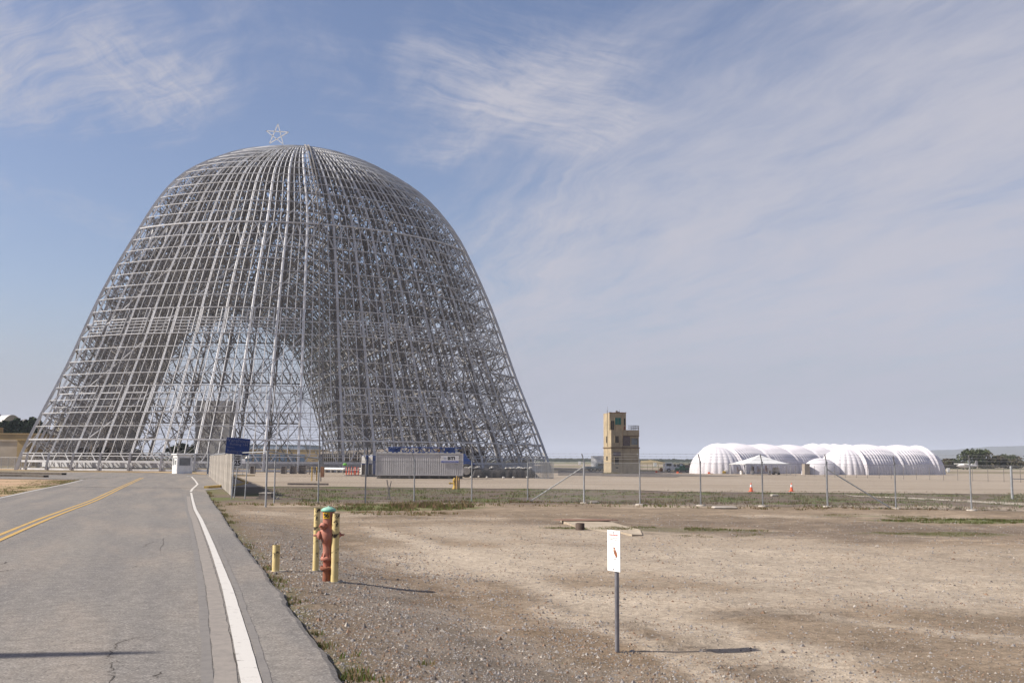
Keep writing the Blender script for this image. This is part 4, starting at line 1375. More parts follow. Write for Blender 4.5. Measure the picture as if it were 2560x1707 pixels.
# canopy tent and what stands under it
TENT = mat('tent_fabric', (.66, .66, .65), (.62, .62, .61), 2, .6)
p = at(1900, 1186.5)
ct = thing('canopy_tent', 'white peaked canopy tent on thin legs in front of the long hall', 'tent', tuple(p), R(14))
hw, hd, ev, pk = 4.15, 3.0, 1.85, 3.35
b = MB()
rows = []
for j in range(9):
    t = j / 8; k = 1 - t; z = ev + (pk - ev) * (t ** 1.25)
    ring = []
    for (x, y) in ((-1, -1), (0, -1), (1, -1), (1, 0), (1, 1), (0, 1), (-1, 1), (-1, 0), (-1, -1)): ring.append((x * hw * k, y * hd * k, z))
    rows.append(ring)
b.sheet(rows); b.build('roof', TENT, ct)
b = MB()
for (x0, y0, x1, y1) in ((-1, -1, 1, -1), (1, -1, 1, 1), (1, 1, -1, 1), (-1, 1, -1, -1)): b.add([(x0 * hw, y0 * hd, ev), (x1 * hw, y1 * hd, ev), (x1 * hw, y1 * hd, ev - .14), (x0 * hw, y0 * hd, ev - .14)], [(0, 1, 2, 3)])
b.build('valance', TENT, ct)
for x in (-1, 0, 1):
    for y in (-1, 1): MB().tube((x * hw * .97, y * hd * .97, 0), (x * hw * .97, y * hd * .97, ev), .045, n=6).build('leg', WHT, ct)
RB = mat('dark_brown_stack', (.07, .04, .035), (.11, .065, .055), 4, .8)
BARREL = mat('white_plastic', (.70, .68, .67), (.62, .60, .59), 4, .5)


def chair_stack(loc, n, label, m):
    o = thing('chair_stack', label, 'chair stack', loc, random.uniform(0, 3), 'stacked chairs under the canopy')
    for i in range(n):
        b = MB(); z = .42 + i * .09
        b.box((0, 0, z), (.45, .45, .04)); b.box((0, .22, z + .24), (.45, .04, .42))
        for x in (-.2, .2):
            for y in (-.2, .2): b.bar((x, y, z - (.42 if i == 0 else .1)), (x, y, z), .03)
        b.build('chair', m, o)
    return o


for (px, py, n, lab) in ((1848, 1185, 5, 'stack of dark chairs near the left leg of the canopy tent'), (1862, 1184, 8, 'tallest stack of dark chairs under the left half of the canopy tent'), (1882, 1184.6, 6, 'stack of dark chairs left of the canopy centre'), (1898, 1184.8, 6, 'stack of dark chairs under the middle of the canopy'), (1908, 1184.6, 7, 'stack of dark chairs just right of the canopy centre'), (1918, 1184.8, 8, 'stack of dark chairs under the right half of the canopy')):
    for k in range(2): pass
    p = at(px, py); chair_stack((p.x, p.y, LOW + .03), n, lab, RB)
for (px, py, lab) in ((1853, 1186, 'white plastic drum at the left front leg of the canopy'), (1879, 1186.5, 'white plastic drum at the middle front leg of the canopy'), (1923, 1186, 'white plastic drum near the right end of the canopy')):
    p = at(px, py); o = thing('drum', lab, 'drum', (p.x, p.y - .3, LOW + .03), group='white drums at the canopy')
    MB().lathe([(.28, 0), (.29, .25), (.27, .3), (.29, .35), (.29, .62), (.22, .68)], n=14).build('body', BARREL, o); MB().lathe([(.09, .66), (.09, .72)], n=10).build('lid', BARREL, o)
p = at(1939, 1186.5)
tk = thing('water_tank', 'round white water tank on a small wheeled frame under the canopy edge', 'tank', (p.x, p.y - .4, LOW + .03), R(8))
b = MB(); b.smooth = True
b.lathe([(.12, -.62), (.40, -.52), (.47, -.2), (.47, .2), (.40, .52), (.12, .62)], (0, 0, .78), (1, 0, 0), n=18); b.build('vessel', BARREL, tk)
b = MB(); b.box((0, 0, .3), (1.3, .5, .08)); b.build('frame', DARKST, tk)
for x in (-.45, .45): MB().tube((x, -.3, .16), (x, .3, .16), .16, n=10).build('wheel', BLACK, tk)
p = at(1812, 1184.5)
pw_ = thing('generator', 'small white and yellow generator at the left of the canopy', 'generator', (p.x, p.y - .3, LOW + .03))
MB().box((.2, 0, .55), (.55, .5, .4), bev=.05).build('housing', BARREL, pw_); MB().box((-.2, 0, .28), (.5, .5, .45), bev=.04).build('tank', mat('machine_yellow', (.42, .27, .03)), pw_); MB().box((0, 0, .05), (1.0, .5, .08)).build('skid', DARKST, pw_)

# ------------------------------------------------------------------ site equipment in front of the hangar


def corr(name, c1, c2): return mat(name, c1, c2, 1.5, .6, lo=.3, hi=.7)


CONT = corr('container_grey', (.46, .445, .435), (.39, .375, .365))
BLUEP = corr('machine_blue', (.035, .075, .24), (.028, .055, .17))
PALEP = corr('machine_white', (.62, .60, .56), (.48, .46, .42))
TYRE = mat('tyre_rubber', (.022, .021, .02), (.04, .037, .035), 8, .9)
p = at(1047, 1197)
YC = p.y
kc = YC / F
ct_ = thing('container', 'long grey corrugated container with a white BTI board near its right end', 'container', (p.x, p.y + 1.2, LOW + .03), R(3))
CL, CH, CB = 214 * kc, 2.52, .36
b = MB()
n = 40
rows = []
for z in (CB, CB + CH): rows.append([(-CL / 2 + CL * i / (4 * n), -1.2 + (.0, .013, .013, .0)[i % 4], z) for i in range(4 * n + 1)])
b.sheet(rows)
b.box((0, .02, CB + CH / 2), (CL - .02, 2.3, CH - .02))
b.build('body', CONT, ct_)
b = MB()
for z in (CB + .05, CB + CH - .04): b.box((0, -1.2, z), (CL + .06, .1, .12))
for x in (-CL / 2, CL / 2): b.box((x, -1.2, CB + CH / 2), (.12, .12, CH))
b.build('frame', CONT, ct_)
b = MB()
for x in np.linspace(-CL / 2 + .4, CL / 2 - .4, 9): b.box((x, -.9, CB / 2), (.16, .5, CB))
b.box((0, .3, CB / 2), (CL, 1.2, CB)); b.build('skid', DARKST, ct_)
b = MB(); random.seed(5)
for i in range(16): b.box((-CL / 2 + .3 + i * CL / 16.5, -.9, CB + CH + .06), (random.uniform(.15, .55), .3, random.uniform(.06, .2)))
b.build('roof_fittings', PALEP, ct_)
sg = MB().box(((1122 - 1047) * kc, -1.27, CB + CH - (1152 - 1137) * kc), (45 * kc, .03, 18.5 * kc)).build('sign_board', SIGNW, ct_)
MB().box(((1122 - 1047) * kc, -1.289, CB + CH - (1157.7 - 1137) * kc), (43 * kc, .008, 4.6 * kc)).build('blue_band', mat('band_blue', (.12, .15, .40)), sg)
text('BTI', 10.5 * kc, BLACK, sg, ((1125.5 - 1047) * kc, -1.287, CB + CH - (1149.5 - 1137) * kc), ext=.004, bold=.022, sx=1.25)
text('CONSTRUCTION', 3.6 * kc, SIGNW, sg, ((1122 - 1047) * kc, -1.295, CB + CH - (1157.9 - 1137) * kc), ext=.002, sx=1.15)
b = MB()
for i in range(10):
    a = i * math.pi / 5; b.bar(((1109 - 1047) * kc + .05 * math.cos(a), -1.288, CB + CH - .53 + .05 * math.sin(a)), ((1109 - 1047) * kc + .13 * math.cos(a), -1.288, CB + CH - .53 + .13 * math.sin(a)), .022, .01)
b.build('emblem', mat('emblem_blue', (.12, .17, .36)), sg)

# two upright blue and white cabinets at its left end
for px, lab in ((912, 'blue and white machine cabinet with a dark front, left of the pair beside the container'), (929, 'blue and white machine cabinet with a dark front, touching the left end of the container')):
    p = at(px, 1192)
    o = thing('machine_cabinet', lab, 'machine', (p.x, p.y + .6, LOW + .03), R(-16), 'machine cabinets beside the container')
    MB().box((0, 0, 1.45), (.64, 1.2, 2.3), bev=.05).build('housing', BLUEP, o)
    MB().box((0, -.63, 2.1), (.56, .08, .9), bev=.03).build('panel', PALEP, o)
    MB().box((0, -.62, .93), (.46, .06, 1.2), bev=.02).build('grille', DWIN, o)
    b = MB(); b.box((-.28, -.64, .93), (.1, .1, 1.3)); b.box((.28, -.64, .93), (.1, .1, 1.3)); b.build('corner_post', PALEP, o)
    MB().box((0, 0, .15), (.7, 1.3, .3)).build('base', DARKST, o)
    MB().box((0, -.2, 2.68), (.3, .5, .16), bev=.03).build('lamp_box', PALEP, o)
p = at(904, 1188)
o = thing('bag_stack', 'pale heap of sacks left of the blue and white cabinets', 'sacks', (p.x, p.y, LOW + .03), R(10))
for i in range(5): MB().box((.05 * (i % 2), 0, .12 + i * .2), (.5, .7, .19), .1 * i, bev=.07).build('sack', PALEP, o)

# blue lattice boom behind the container
p = at(1060, 1183)
bm = thing('lift_boom', 'long blue lattice boom of a lift lying behind the grey container', 'boom lift', (p.x, p.y, LOW), R(2))
kb = p.y / F
x0, x1 = (972 - 1060) * kb, (1152 - 1060) * kb
zt, zb_ = CAMZ - LOW + (1148.5 - 1119) * kb, CAMZ - LOW + (1148.5 - 1131) * kb
b = MB()
for y in (-.5, .5):
    for z in (zt, zb_): b.bar((x0, y, z), (x1, y, z), .16)
    nn = 14
    for i in range(nn):
        xa, xb = x0 + (x1 - x0) * i / nn, x0 + (x1 - x0) * (i + 1) / nn
        b.bar((xa, y, zb_), (xb, y, zt) if i % 2 else (xa, y, zt), .09); b.bar((xa, y, zt if i % 2 == 0 else zb_), (xb, y, zb_ if i % 2 == 0 else zt), .09)
b.build('boom', BLUEP, bm)
b = MB()
for x in np.linspace(x0 + .3, x1 - .3, 6):
    for y in (-.5, .5): b.bar((x, y, 0), (x, y, zb_), .14)
b.build('support', BLUEP, bm)
MB().box((x0 + .9, 0, (zt + zb_) / 2 - .05), (1.7, .9, .62), bev=.06).build('engine_box', BLUEP, bm)
MB().box((x1 - 1.9, 0, (zt + zb_) / 2), (1.6, .9, .8), bev=.05).build('cab', BLUEP, bm)
MB().box((x1 - 3.6, -.3, (zt + zb_) / 2 - .1), (.5, .4, .5), bev=.05).build('motor', mat('motor_tan', (.36, .25, .12), (.3, .15, .06), 4), bm)
b = MB()
for x in np.linspace(x0 + .2, x1 - .2, 9): b.box((x, -.4, zb_ - .35), (.25, .3, .16))
b.build('lamps', PALEP, bm)

# truck chassis with a wheel, and the long black covered heap
p = at(1166, 1194)
kt = p.y / F
tr = thing('loader', 'blue wheeled loader with a big black tyre half hidden behind the container', 'loader', (p.x, p.y + .3, LOW + .03), R(0))
w_ = MB(); w_.lathe([(.55, -.3), (.78, -.28), (.84, -.15), (.84, .15), (.78, .28), (.55, .3)], (0, 0, .84), (0, 1, 0), n=26); w_ = w_.build('wheel', TYRE, tr)
MB().lathe([(.50, -.32), (.46, -.22), (.2, -.24), (.12, -.3)], (0, 0, .84), (0, 1, 0), n=22).build('rim', mat('rim_grey', (.33, .31, .29), (.22, .2, .19), 6), w_)
b = MB(); P_ = [(-.75, 1.55), (-.75, 2.95), (-.25, 2.9), (.1, 2.35), (1.0, 1.6), (.7, 1.5)]
b.add([(x, -.1, z) for x, z in P_] + [(x, 1.6, z) for x, z in P_], [tuple(range(6)), tuple(range(11, 5, -1))] + [(i, 6 + i, 6 + (i + 1) % 6, (i + 1) % 6) for i in range(6)]); b.build('bonnet', BLUEP, tr)
MB().box((.1, .7, 1.35), (2.2, 1.3, .45), bev=.08).build('mudguard', DARKST, tr)
w2 = MB(); w2.lathe([(.55, -.3), (.78, -.28), (.84, -.15), (.84, .15), (.78, .28), (.55, .3)], (0, 1.8, .84), (0, 1, 0), n=20); w2.build('wheel', TYRE, tr)
TARP = mat('black_tarp', (.030, .030, .031), (.055, .05, .048), 1.2, .6)
p0_, p1_ = at(1180, 1195), at(1352, 1195.5)
bh = thing('tarp_heap', 'long low heap under black plastic sheeting right of the container', 'heap', tuple((p0_ + p1_) / 2 + Vector((0, 1.2, .02))), R(1))
Lh = (p1_ - p0_).length
rows = []
for i in range(61):
    x = -Lh / 2 + Lh * i / 60
    h_ = (1.18 + .14 * mnoise.noise(Vector((x * .8, 0, 3))) + .07 * mnoise.noise(Vector((x * 3, 0, 1)))) * smooth((i) / 2.0) * (1 - .95 * smooth((i - 50) / 10))
    rows.append([(x, -1.35 * math.cos(a) - .1 * mnoise.noise(Vector((x * 2, a, 0))), max(0, h_ * math.sin(a) ** .45 + .06 * mnoise.noise(Vector((x * 2.2, a * 2, 5))) * math.sin(a))) for a in np.linspace(0, math.pi, 13)])
b = MB(); b.smooth = True; b.sheet(rows); b.build('sheeting', TARP, bh)
b = MB(); random.seed(11)
for (xa, xb) in ((-5.0, -3.2), (-2.0, -1.4), (.0, 1.1), (1.2, 3.2)):
    n = int((xb - xa) / .22)
    for i in range(n): b.box((xa + i * .22, -.5 + random.uniform(-.2, .3), 1.2 + random.uniform(-.02, .12)), (random.uniform(.2, .36), .5, random.uniform(.1, .2)), random.uniform(-.3, .3), .02)
b.build('white_sheeting', PALEP, bh)
for (x, z, w) in ((-4.3, .12, .3), (-3.4, .18, .2), (-2.4, .1, .25), (-.4, .08, .3), (.8, .1, .28), (2.5, .14, .3)):
    MB().box((x, -1.55, z), (w, .25, .2), .3, .05).build('sandbag', PALEP, bh)
p = at(1206, 1194.2)
o = thing('debris', 'red and white scrap lying before the black heap', 'debris', (p.x, p.y - .4, LOW + .03))
MB().add([(-.3, 0, 0), (.3, 0, 0), (.05, .1, .42), (-.05, .2, .1)], [(0, 1, 2), (0, 2, 3), (1, 3, 2)]).build('white_sheet', PALEP, o); MB().box((.2, 0, .1), (.5, .2, .15), .4).build('red_piece', mat('scrap_red', (.42, .09, .06)), o)
# grey barrier wall and mesh panels behind
p = at(1250, 1180)
bw = thing('barrier', 'long low grey concrete barrier behind the black heap at the foot of the hangar', 'barrier', (p.x, p.y, LOW + .03), R(1))
for i in range(8):
    b = MB(); x = (-3.5 + i) * 2.35
    P_ = [(-.3, 0), (.3, 0), (.3, .2), (.14, .5), (.1, 1.25), (-.1, 1.25), (-.14, .5), (-.3, .2)]
    b.add([(x - 1.15, y, z) for y, z in P_] + [(x + 1.15, y, z) for y, z in P_], [tuple(range(8)), tuple(range(15, 7, -1))] + [(k, (k + 1) % 8, 8 + (k + 1) % 8, 8 + k) for k in range(8)]); b.build('segment', CONT, bw)
pn = at(1366, 1197)
pf = thing('mesh_panels', 'stack of upright temporary mesh fence panels at the right end of the black heap', 'fence panels', (pn.x, pn.y, LOW + .03), R(12))
np_ = wire_net(1.5, 1.9, .10, .005)
for i in range(5):
    f = MB(); w, h_ = 1.5, 1.95
    for (a, c) in (((0, 0, 0), (0, 0, h_)), ((w, 0, 0), (w, 0, h_)), ((0, 0, .08), (w, 0, .08)), ((0, 0, h_), (w, 0, h_)), ((w / 2, 0, 0), (w / 2, 0, h_))): f.tube(a, c, .025, n=6)
    f = f.build('panel_frame', GALV, pf); f.location = (-1.4 + i * .32, i * .22 - .3, 0); f.rotation_euler.z = -.15 + .16 * i
    link('mesh', np_, f)

# delineator posts, pipe, cones, bins
ORA = mat('safety_orange', (.72, .125, .045), (.62, .10, .035), 6, .55)
BANDW = mat('reflective_white', (.72, .70, .70))
RUBB = mat('rubber_base', (.10, .10, .105), (.14, .14, .14), 5, .85)
first = None
for i, px in enumerate((866.5, 871.5, 879, 885, 889, 895)):
    p = at(px, 1189.5)
    loc = (p.x, p.y + random.uniform(-.3, .3), LOW + .03)
    if first is None:
        first = thing('delineator_post', 'leftmost orange delineator post of the row, beside the white pipe', 'delineator', loc, group='orange delineator posts')
        MB().lathe([(.34, 0), (.33, .07), (.16, .11)], n=8).build('base', RUBB, first)
        MB().lathe([(.075, .1), (.07, 1.05), (.045, 1.1), (.05, 1.16)], n=10).build('tube', ORA, first)
        for z in (.74, .92): MB().lathe([(.079, z), (.078, z + .075)], n=10, cap=False).build('band', BANDW, first)
    else: dup(first, loc, i * .4, ('second orange delineator post from the left in the row by the container', 'third orange delineator post from the left in the row by the container', 'third orange delineator post from the right in the row by the container', 'second orange delineator post from the right in the row by the container', 'rightmost orange delineator post of the row, nearest the heap of sacks')[i - 1])
A, B = at(812, 1181), at(863, 1182)
pp = thing('white_pipe', 'long white plastic pipe lying on blocks beside the orange delineators', 'pipe', tuple(A), math.atan2(B.y - A.y, B.x - A.x))
Lp = (B - A).length
b = MB(); b.tube((0, 0, .62), (Lp, 0, .62), .21, n=14, caps=False); b.tube((0, 0, .62), (Lp, 0, .62), .19, n=14, caps=False); b.build('tube', WHT, pp)
for i in range(4): MB().box((.3 + i * (Lp - .6) / 3, 0, .2), (.3, .5, .42)).build('block', DARKST, pp)
p = at(861, 1186)
gb = thing('green_bag', 'bright green bag lying on top of the left orange delineators', 'bag', (p.x - .02, p.y + .5, LOW + .03))
b = MB(); b.lathe([(.03, 1.2), (.28, 1.28), (.34, 1.42), (.2, 1.56), (.03, 1.6)], n=12); b.build('sack', mat('vivid_green', (.16, .50, .07), (.12, .38, .05), 5), gb); b = MB(); b.bar((-.25, 0, 0), (-.2, 0, 1.3), .05); b.bar((.25, 0, 0), (.2, 0, 1.3), .05); b.build('stand', DARKST, gb)


def cone(px, py, h, label):
    p = at(px, py); o = thing('traffic_cone', label, 'traffic cone', (p.x, p.y, LOW + .03), .3, 'orange traffic cones on the apron')
    MB().box((0, 0, .02), (h * .52, h * .52, .04), bev=.01).build('base', ORA, o)
    MB().lathe([(h * .20, .03), (h * .13, h * .52)], n=16).build('body', ORA, o)
    MB().lathe([(h * .13, h * .52), (h * .082, h * .80)], n=16).build('collar', BANDW, o)
    MB().lathe([(h * .082, h * .80), (h * .045, h), (h * .03, h)], n=16).build('tip', ORA, o)


cone(1878, 1229.5, .64, 'orange traffic cone just left of a fence post, below the canopy tent')
cone(1979, 1229, .63, 'orange traffic cone halfway between two fence posts, below the gap right of the canopy tent')
for (px, py, lab) in ((1641, 1181.5, 'small orange marker on the strip edge, nearest the tower'), (1694, 1183, 'small orange marker on the strip edge, in front of the white truck'), (1772, 1184.3, 'small orange marker on the strip edge, in front of the long white hall')):
    p = at(px, py); o = thing('ground_marker', lab, 'marker', (p.x, p.y - .3, LOW + .04), .2, 'orange ground markers')
    MB().add([(-.22, -.16, 0), (.22, -.16, 0), (.22, .16, 0), (-.22, .16, 0), (-.2, 0, .34), (.1, 0, .3)], [(0, 1, 5, 4), (2, 3, 4, 5), (0, 4, 3), (1, 2, 5)]).build('vane', ORA, o); MB().box((.35, 0, .04), (.7, .4, .08)).build('base', mat('pale_orange', (.60, .28, .17)), o)

RUST = mat('rust_brown', (.20, .095, .045), (.13, .06, .03), 4, .85)
p = at(803, 1203.5)
rb_ = thing('rusty_panel', 'rust brown metal panel fixed to a post beside the fence', 'panel', (p.x, p.y, LOW + .03), R(-12))
kp = p.y / F
MB().box((2.5 * kp, 0, 23 * kp), (9.5 * kp, .12, 25.5 * kp), bev=.03).build('panel', RUST, rb_); MB().box((-1.5 * kp, .03, 12 * kp), (2.5 * kp, .1, 24 * kp)).build('post', DARKST, rb_)
YB = mat('yellow_pipe', (.50, .33, .06), (.40, .26, .05), 6, .6)
for (px, h_, lab) in ((779.5, 1.35, 'thin yellow post standing clear left of the rusty panel'), (791.5, 1.35, 'thin yellow post close beside the fence post and rusty panel')):
    p = at(px, 1202.5); o = thing('yellow_post', lab, 'post', (p.x, p.y, LOW + .03), group='thin yellow posts')
    MB().tube((0, 0, 0), (0, 0, h_), .055, n=10).build('pipe', YB, o); MB().lathe([(.06, h_), (.04, h_ + .05)], n=10).build('cap', YB, o)
p0b = at(781, 1186)
vl = thing('standpipe_valve', 'dark steel valve manifold between the thin yellow posts', 'valve', (p0b.x, p0b.y, LOW + .03))
b = MB()
for x in (-.45, -.1, .25, .5): b.tube((x, 0, 0), (x, 0, 1.0), .07, n=8)
b.tube((-.8, 0, 1.0), (.7, 0, 1.0), .12, n=8); b.box((-.6, 0, 1.0), (.35, .3, .25)); b.box((.3, 0, .75), (.3, .3, .3)); b.build('pipes', DARKST, vl)
PAL = mat('old_timber', (.19, .165, .145), (.12, .10, .088), 5, .9)
for (px, w, h_, lab) in ((710, 11, 1.05, 'dark pallet crate leftmost in the row behind the fence'), (734, 14, 1.12, 'dark pallet crate in the middle of the row behind the fence'), (757, 17, 1.22, 'widest dark pallet crate, right end of the row behind the fence'), (632, 9, 1.05, 'dark pallet crate near the gate behind the notice board')):
    p = at(px, 1184.5); k_ = p.y / F
    o = thing('pallet_crate', lab, 'crate', (p.x, p.y, LOW + .03), .05, 'dark pallet crates')
    ww = w * k_
    for i in range(6):
        z = .12 + i * (h_ - .15) / 6; MB().box((0, -.5, z), (ww, .05, (h_ / 6) * .72)).build('slat', PAL, o)
    b = MB(); b.box((0, .1, h_ / 2), (ww * .96, 1.1, h_ * .96)); b.build('core', HOLE, o)
    for sx in (-1, 1): MB().box((sx * (ww / 2 + .05), -.5, h_ / 2), (.09, .12, h_ + .05)).build('corner_post', mat('post_grey', (.36, .33, .30)) if sx < 0 and 'post_grey' not in MATS else MATS['post_grey'], o)
p = at(620, 1183)
hd_ = thing('hydrant_hood', 'small capped post with a pale hood behind the speed sign fence', 'post', (p.x, p.y, LOW + .03))
MB().tube((0, 0, 0), (0, 0, 2.2), .09, n=10).build('pole', GALV, hd_); MB().lathe([(.5, 2.2), (.45, 2.3), (.2, 2.55), (.08, 2.7)], n=14).build('hood', PALEP, hd_)
p = at(770, 1213)
o = thing('timber', 'dark length of timber lying on the edge of the apron by the fence', 'timber', (p.x, p.y, LOW + .05), R(-2)); MB().box((0, 0, .06), (3.4, .2, .16)).build('beam', PAL, o)
# yellow hydrant with posts on the apron edge
p = at(1136, 1222.5); kf = p.y / F
fh = thing('yellow_hydrant', 'small weathered yellow hydrant and guard pipe on the apron edge below the container', 'hydrant', (p.x, p.y, LOW + .02))
MB().lathe([(.16, 0), (.16, .08), (.11, .1), (.11, .55), (.14, .6), (.14, .68), (.09, .78), (.03, .84)], n=14).build('barrel', YB, fh)
b = MB(); b.tube((-.1, 0, .42), (-.42, 0, .42), .06, n=10); b.tube((-.3, 0, .42), (-.34, 0, .42), .1, n=10); b.build('nozzle', YB, fh)
b = MB(); b.tube((.2, -.1, 0), (.2, -.1, .98), .07, n=10); b.tube((.34, .1, 0), (.34, .1, .86), .06, n=10); b.build('guard_pipe', mat('brown_yellow', (.34, .20, .06), (.42, .27, .09), 5), fh)
# crossed stakes in the ditch
p = gat(972, 1249)
o = thing('crossed_stakes', 'two thin dark stakes crossing each other in the grassy ditch', 'stakes', (p.x, p.y, p.z))
for (x0_, x1_, y_, zt_) in ((.10, -.12, 0, 1.08), (-.12, .11, .05, 1.02)): MB().bar((x0_, y_, -.1), (x1_, y_, zt_), .055, .04, caps=True).build('stake', DARKST, o)
# concrete headwall in the ditch
p = gat(668, 1247)
o = thing('concrete_headwall', 'broken concrete headwall block in the dirt behind the near fence post', 'concrete block', tuple(p), R(-4))
k_ = p.y / F
b = MB(); P_ = [(-28, 0), (25, 0), (22, 6), (14, 9), (14, 18), (-16, 18), (-16, 11), (-28, 3)]
b.add([(x * k_, -.35, z * k_ - .08) for x, z in P_] + [(x * k_, .35, z * k_ - .08) for x, z in P_], [tuple(range(8)), tuple(range(15, 7, -1))] + [(k, 8 + k, 8 + (k + 1) % 8, (k + 1) % 8) for k in range(8)])
b.build('block', mat('dirty_concrete', (.22, .19, .165), (.16, .135, .115), 2.5, .95), o); MB().box((-1 * k_, 0, 18.4 * k_ - .08), (31 * k_, .75, .05)).build('cap', FOOT, o)
MB().bar((30 * k_, -.5, 0), (36 * k_, -.45, 6 * k_), .1, caps=True).build('loose_stick', FOOT, o)
# yellow kerbs by the gate
KY = mat('yellow_kerb_paint', (.46, .32, .075), (.34, .25, .12), 4, .8)


def kerb(pts, label, m, w=.18, h_=.15):
    P = [at(*q_) for q_ in pts]
    b = MB()
    for a, c in zip(P[:-1], P[1:]): b.bar(a + Vector((0, 0, h_ / 2)), c + Vector((0, 0, h_ / 2)), w, h_, caps=True)
    return tag(b.build('kerb', m), label, 'kerb')


kerb([(515, 1221.5), (557, 1218)], 'yellow painted kerb at the end of the white line, left of the slat fence', KY, .3, .2)
kerb([(580, 1216), (600, 1213), (618, 1208), (600, 1200), (588, 1195)], 'yellow painted kerb of the small island right of the slat fence', KY, .2)
kerb([(582, 1190), (637, 1190)], 'yellow kerb farthest back behind the speed sign', KY, .25)
DKERB = mat('dark_kerb', (.075, .06, .048), (.11, .09, .07), 3, .9)
kerb([(-220, 1184), (-60, 1184), (0, 1184.4), (80, 1186), (160, 1187.5)], 'far dark kerb of the pair at the left edge of the road', DKERB, .7, .28)
kerb([(-220, 1190), (0, 1191.2), (60, 1192), (115, 1193.5)], 'near dark kerb of the pair at the left edge of the road', DKERB, .6, .26)
# concrete pad with a dark pipe stub in the dirt field
pts = [gat(*q_) for q_ in ((1402, 1306), (1440, 1302.5), (1510, 1305), (1560, 1315), (1600, 1326), (1606, 1339), (1580, 1340), (1552, 1333), (1520, 1330), (1480, 1323.5), (1440, 1319))]
zt_ = sum(p.z for p in pts) / len(pts) + .07
pad = thing('concrete_pad', 'broken tan concrete slab sunk in the dirt field behind the caution sign', 'slab', tuple(pts[4]))
b = MB(); n = len(pts)
vs = [(p.x - pts[4].x, p.y - pts[4].y, zt_ - pts[4].z - .3) for p in pts] + [(p.x - pts[4].x, p.y - pts[4].y, zt_ - pts[4].z - .02 + .02 * math.sin(i * 2.1)) for i, p in enumerate(pts)]
b.add(vs, [(i, i + n, (i + 1) % n + n, (i + 1) % n) for i in range(n)] + [tuple(range(2 * n - 1, n - 1, -1))])
b.build('slab', mat('slab_concrete', (.40, .335, .255), (.32, .26, .19), 2.2, .95), pad)
q_ = gat(1450, 1324); o = MB().lathe([(.14, -.1), (.14, .2), (.11, .21), (.11, .1)], n=12).build('pipe_stub', mat('stub_brown', (.075, .05, .038)), pad); o.location = q_ - pts[4]
o = MB().lathe([(.95, 0), (.93, .02)], n=24).build('lid', mat('lid_rust', (.22, .125, .085), (.17, .10, .07), 4), pad); o.location = (gat(1465, 1307) - pts[4]); o.location.z = zt_ - pts[4].z + .01; o.scale = (1.2, .5, 1)
q_ = gat(1811, 1271); o = tag(MB().box((0, 0, .05), (1.15, .55, .12), .05, .05).build('flat_stone', FOOT, loc=tuple(q_)), 'flat pale stone lying in the dirt just in front of the long fence', 'stone')
for (px, py, s_, lab) in ((1485, 1258, .28, 'pale lump of concrete at the foot of the braced fence post'), (1936, 1240, .3, 'pale round pipe end poking from the bank right of the left cone')):
    q_ = gat(px, py); tag(MB().box((0, 0, .05), (s_ * 1.6, s_, s_ * .5), .2, .04).build('concrete_lump', FOOT, loc=tuple(q_)), lab, 'stone')

# pole out of view on the left whose shadow crosses the road
p = road_at(420, 1639)
hp = 5.2
pole = thing('lamp_post', 'grey wooden post beside the near left edge of the road', 'post', tuple(p + SUN_DIR * (hp / math.tan(SUN_EL)) + Vector((0, 0, -.1))))
MB().lathe([(.15, 0), (.14, hp - 1.2), (.11, hp - .4), (.05, hp), (.01, hp + .1)], n=14).build('shaft', PAL, pole)

# ------------------------------------------------------------------ far vehicles and sheds
VW = mat('vehicle_white', (.78, .77, .75), (.70, .69, .67), 2, .4)
VG = mat('vehicle_grey_blue', (.16, .20, .22), (.12, .15, .17), 2, .4)


def wheel(o, x, y, r=.36):
    w = MB(); w.tube((x, y - .12, r), (x, y + .12, r), r, n=14); w = w.build('wheel', TYRE, o)
    MB().tube((x, y - .135, r), (x, y - .125, r), r * .55, n=10).build('rim', CONT, w)


def pickup(px, py, label, m, rz=0.0, L=5.0):
    p = at(px, py); o = thing('pickup_truck', label, 'pickup', (p.x, p.y, LOW + .02), rz)
    b = MB(); b.box((0, 0, .72), (L, 1.8, .55), bev=.12); b.build('body', m, o)
    b = MB(); P_ = [(-.3, .95), (-.05, 1.62), (1.25, 1.62), (1.55, .95)]
    b.add([(x, -.8, z) for x, z in P_] + [(x, .8, z) for x, z in P_], [(0, 3, 2, 1), (4, 5, 6, 7)] + [(i, (i + 1) % 4, 4 + (i + 1) % 4, 4 + i) for i in range(4)]); b.build('cab', m, o)
    MB().box((.6, -.81, 1.3), (1.2, .03, .45)).build('window', GLASS, o)
    for x in (-1.5, 1.6):
        for y in (-.85, .85): wheel(o, x, y)


p = at(1503, 1178.5)
bx = thing('box_trailer', 'white box truck body half hidden by the left side of the tower', 'truck', (p.x + 2.2, p.y + 12, LOW + .02), R(-28))
k_ = (p.y + 12) / F
MB().box((0, 0, 2.05), (6.2, 2.4, 2.3), bev=.04).build('body', VW, bx); MB().box((.6, -.1, .82), (4.2, 2.2, .2)).build('chassis', ORA, bx)
for x in (-2.2, -1.2, 1.9): wheel(bx, x, -1.05, .42)
text('MOVING', .34, mat('logo_grey', (.35, .36, .40)), bx, (-2.1, -1.215, 2.8), ext=.004)
pickup(1494, 1178, 'grey blue pickup truck parked left of the tower', VG, R(6))
p = at(1683, 1180.3)
tk = thing('utility_truck', 'white utility truck with dark windows near the left end of the white halls', 'truck', (p.x, p.y + 1, LOW + .02), R(-4))
MB().box((-.75, 0, 1.1), (1.55, 2.1, 1.5), bev=.12).build('cab', VW, tk)
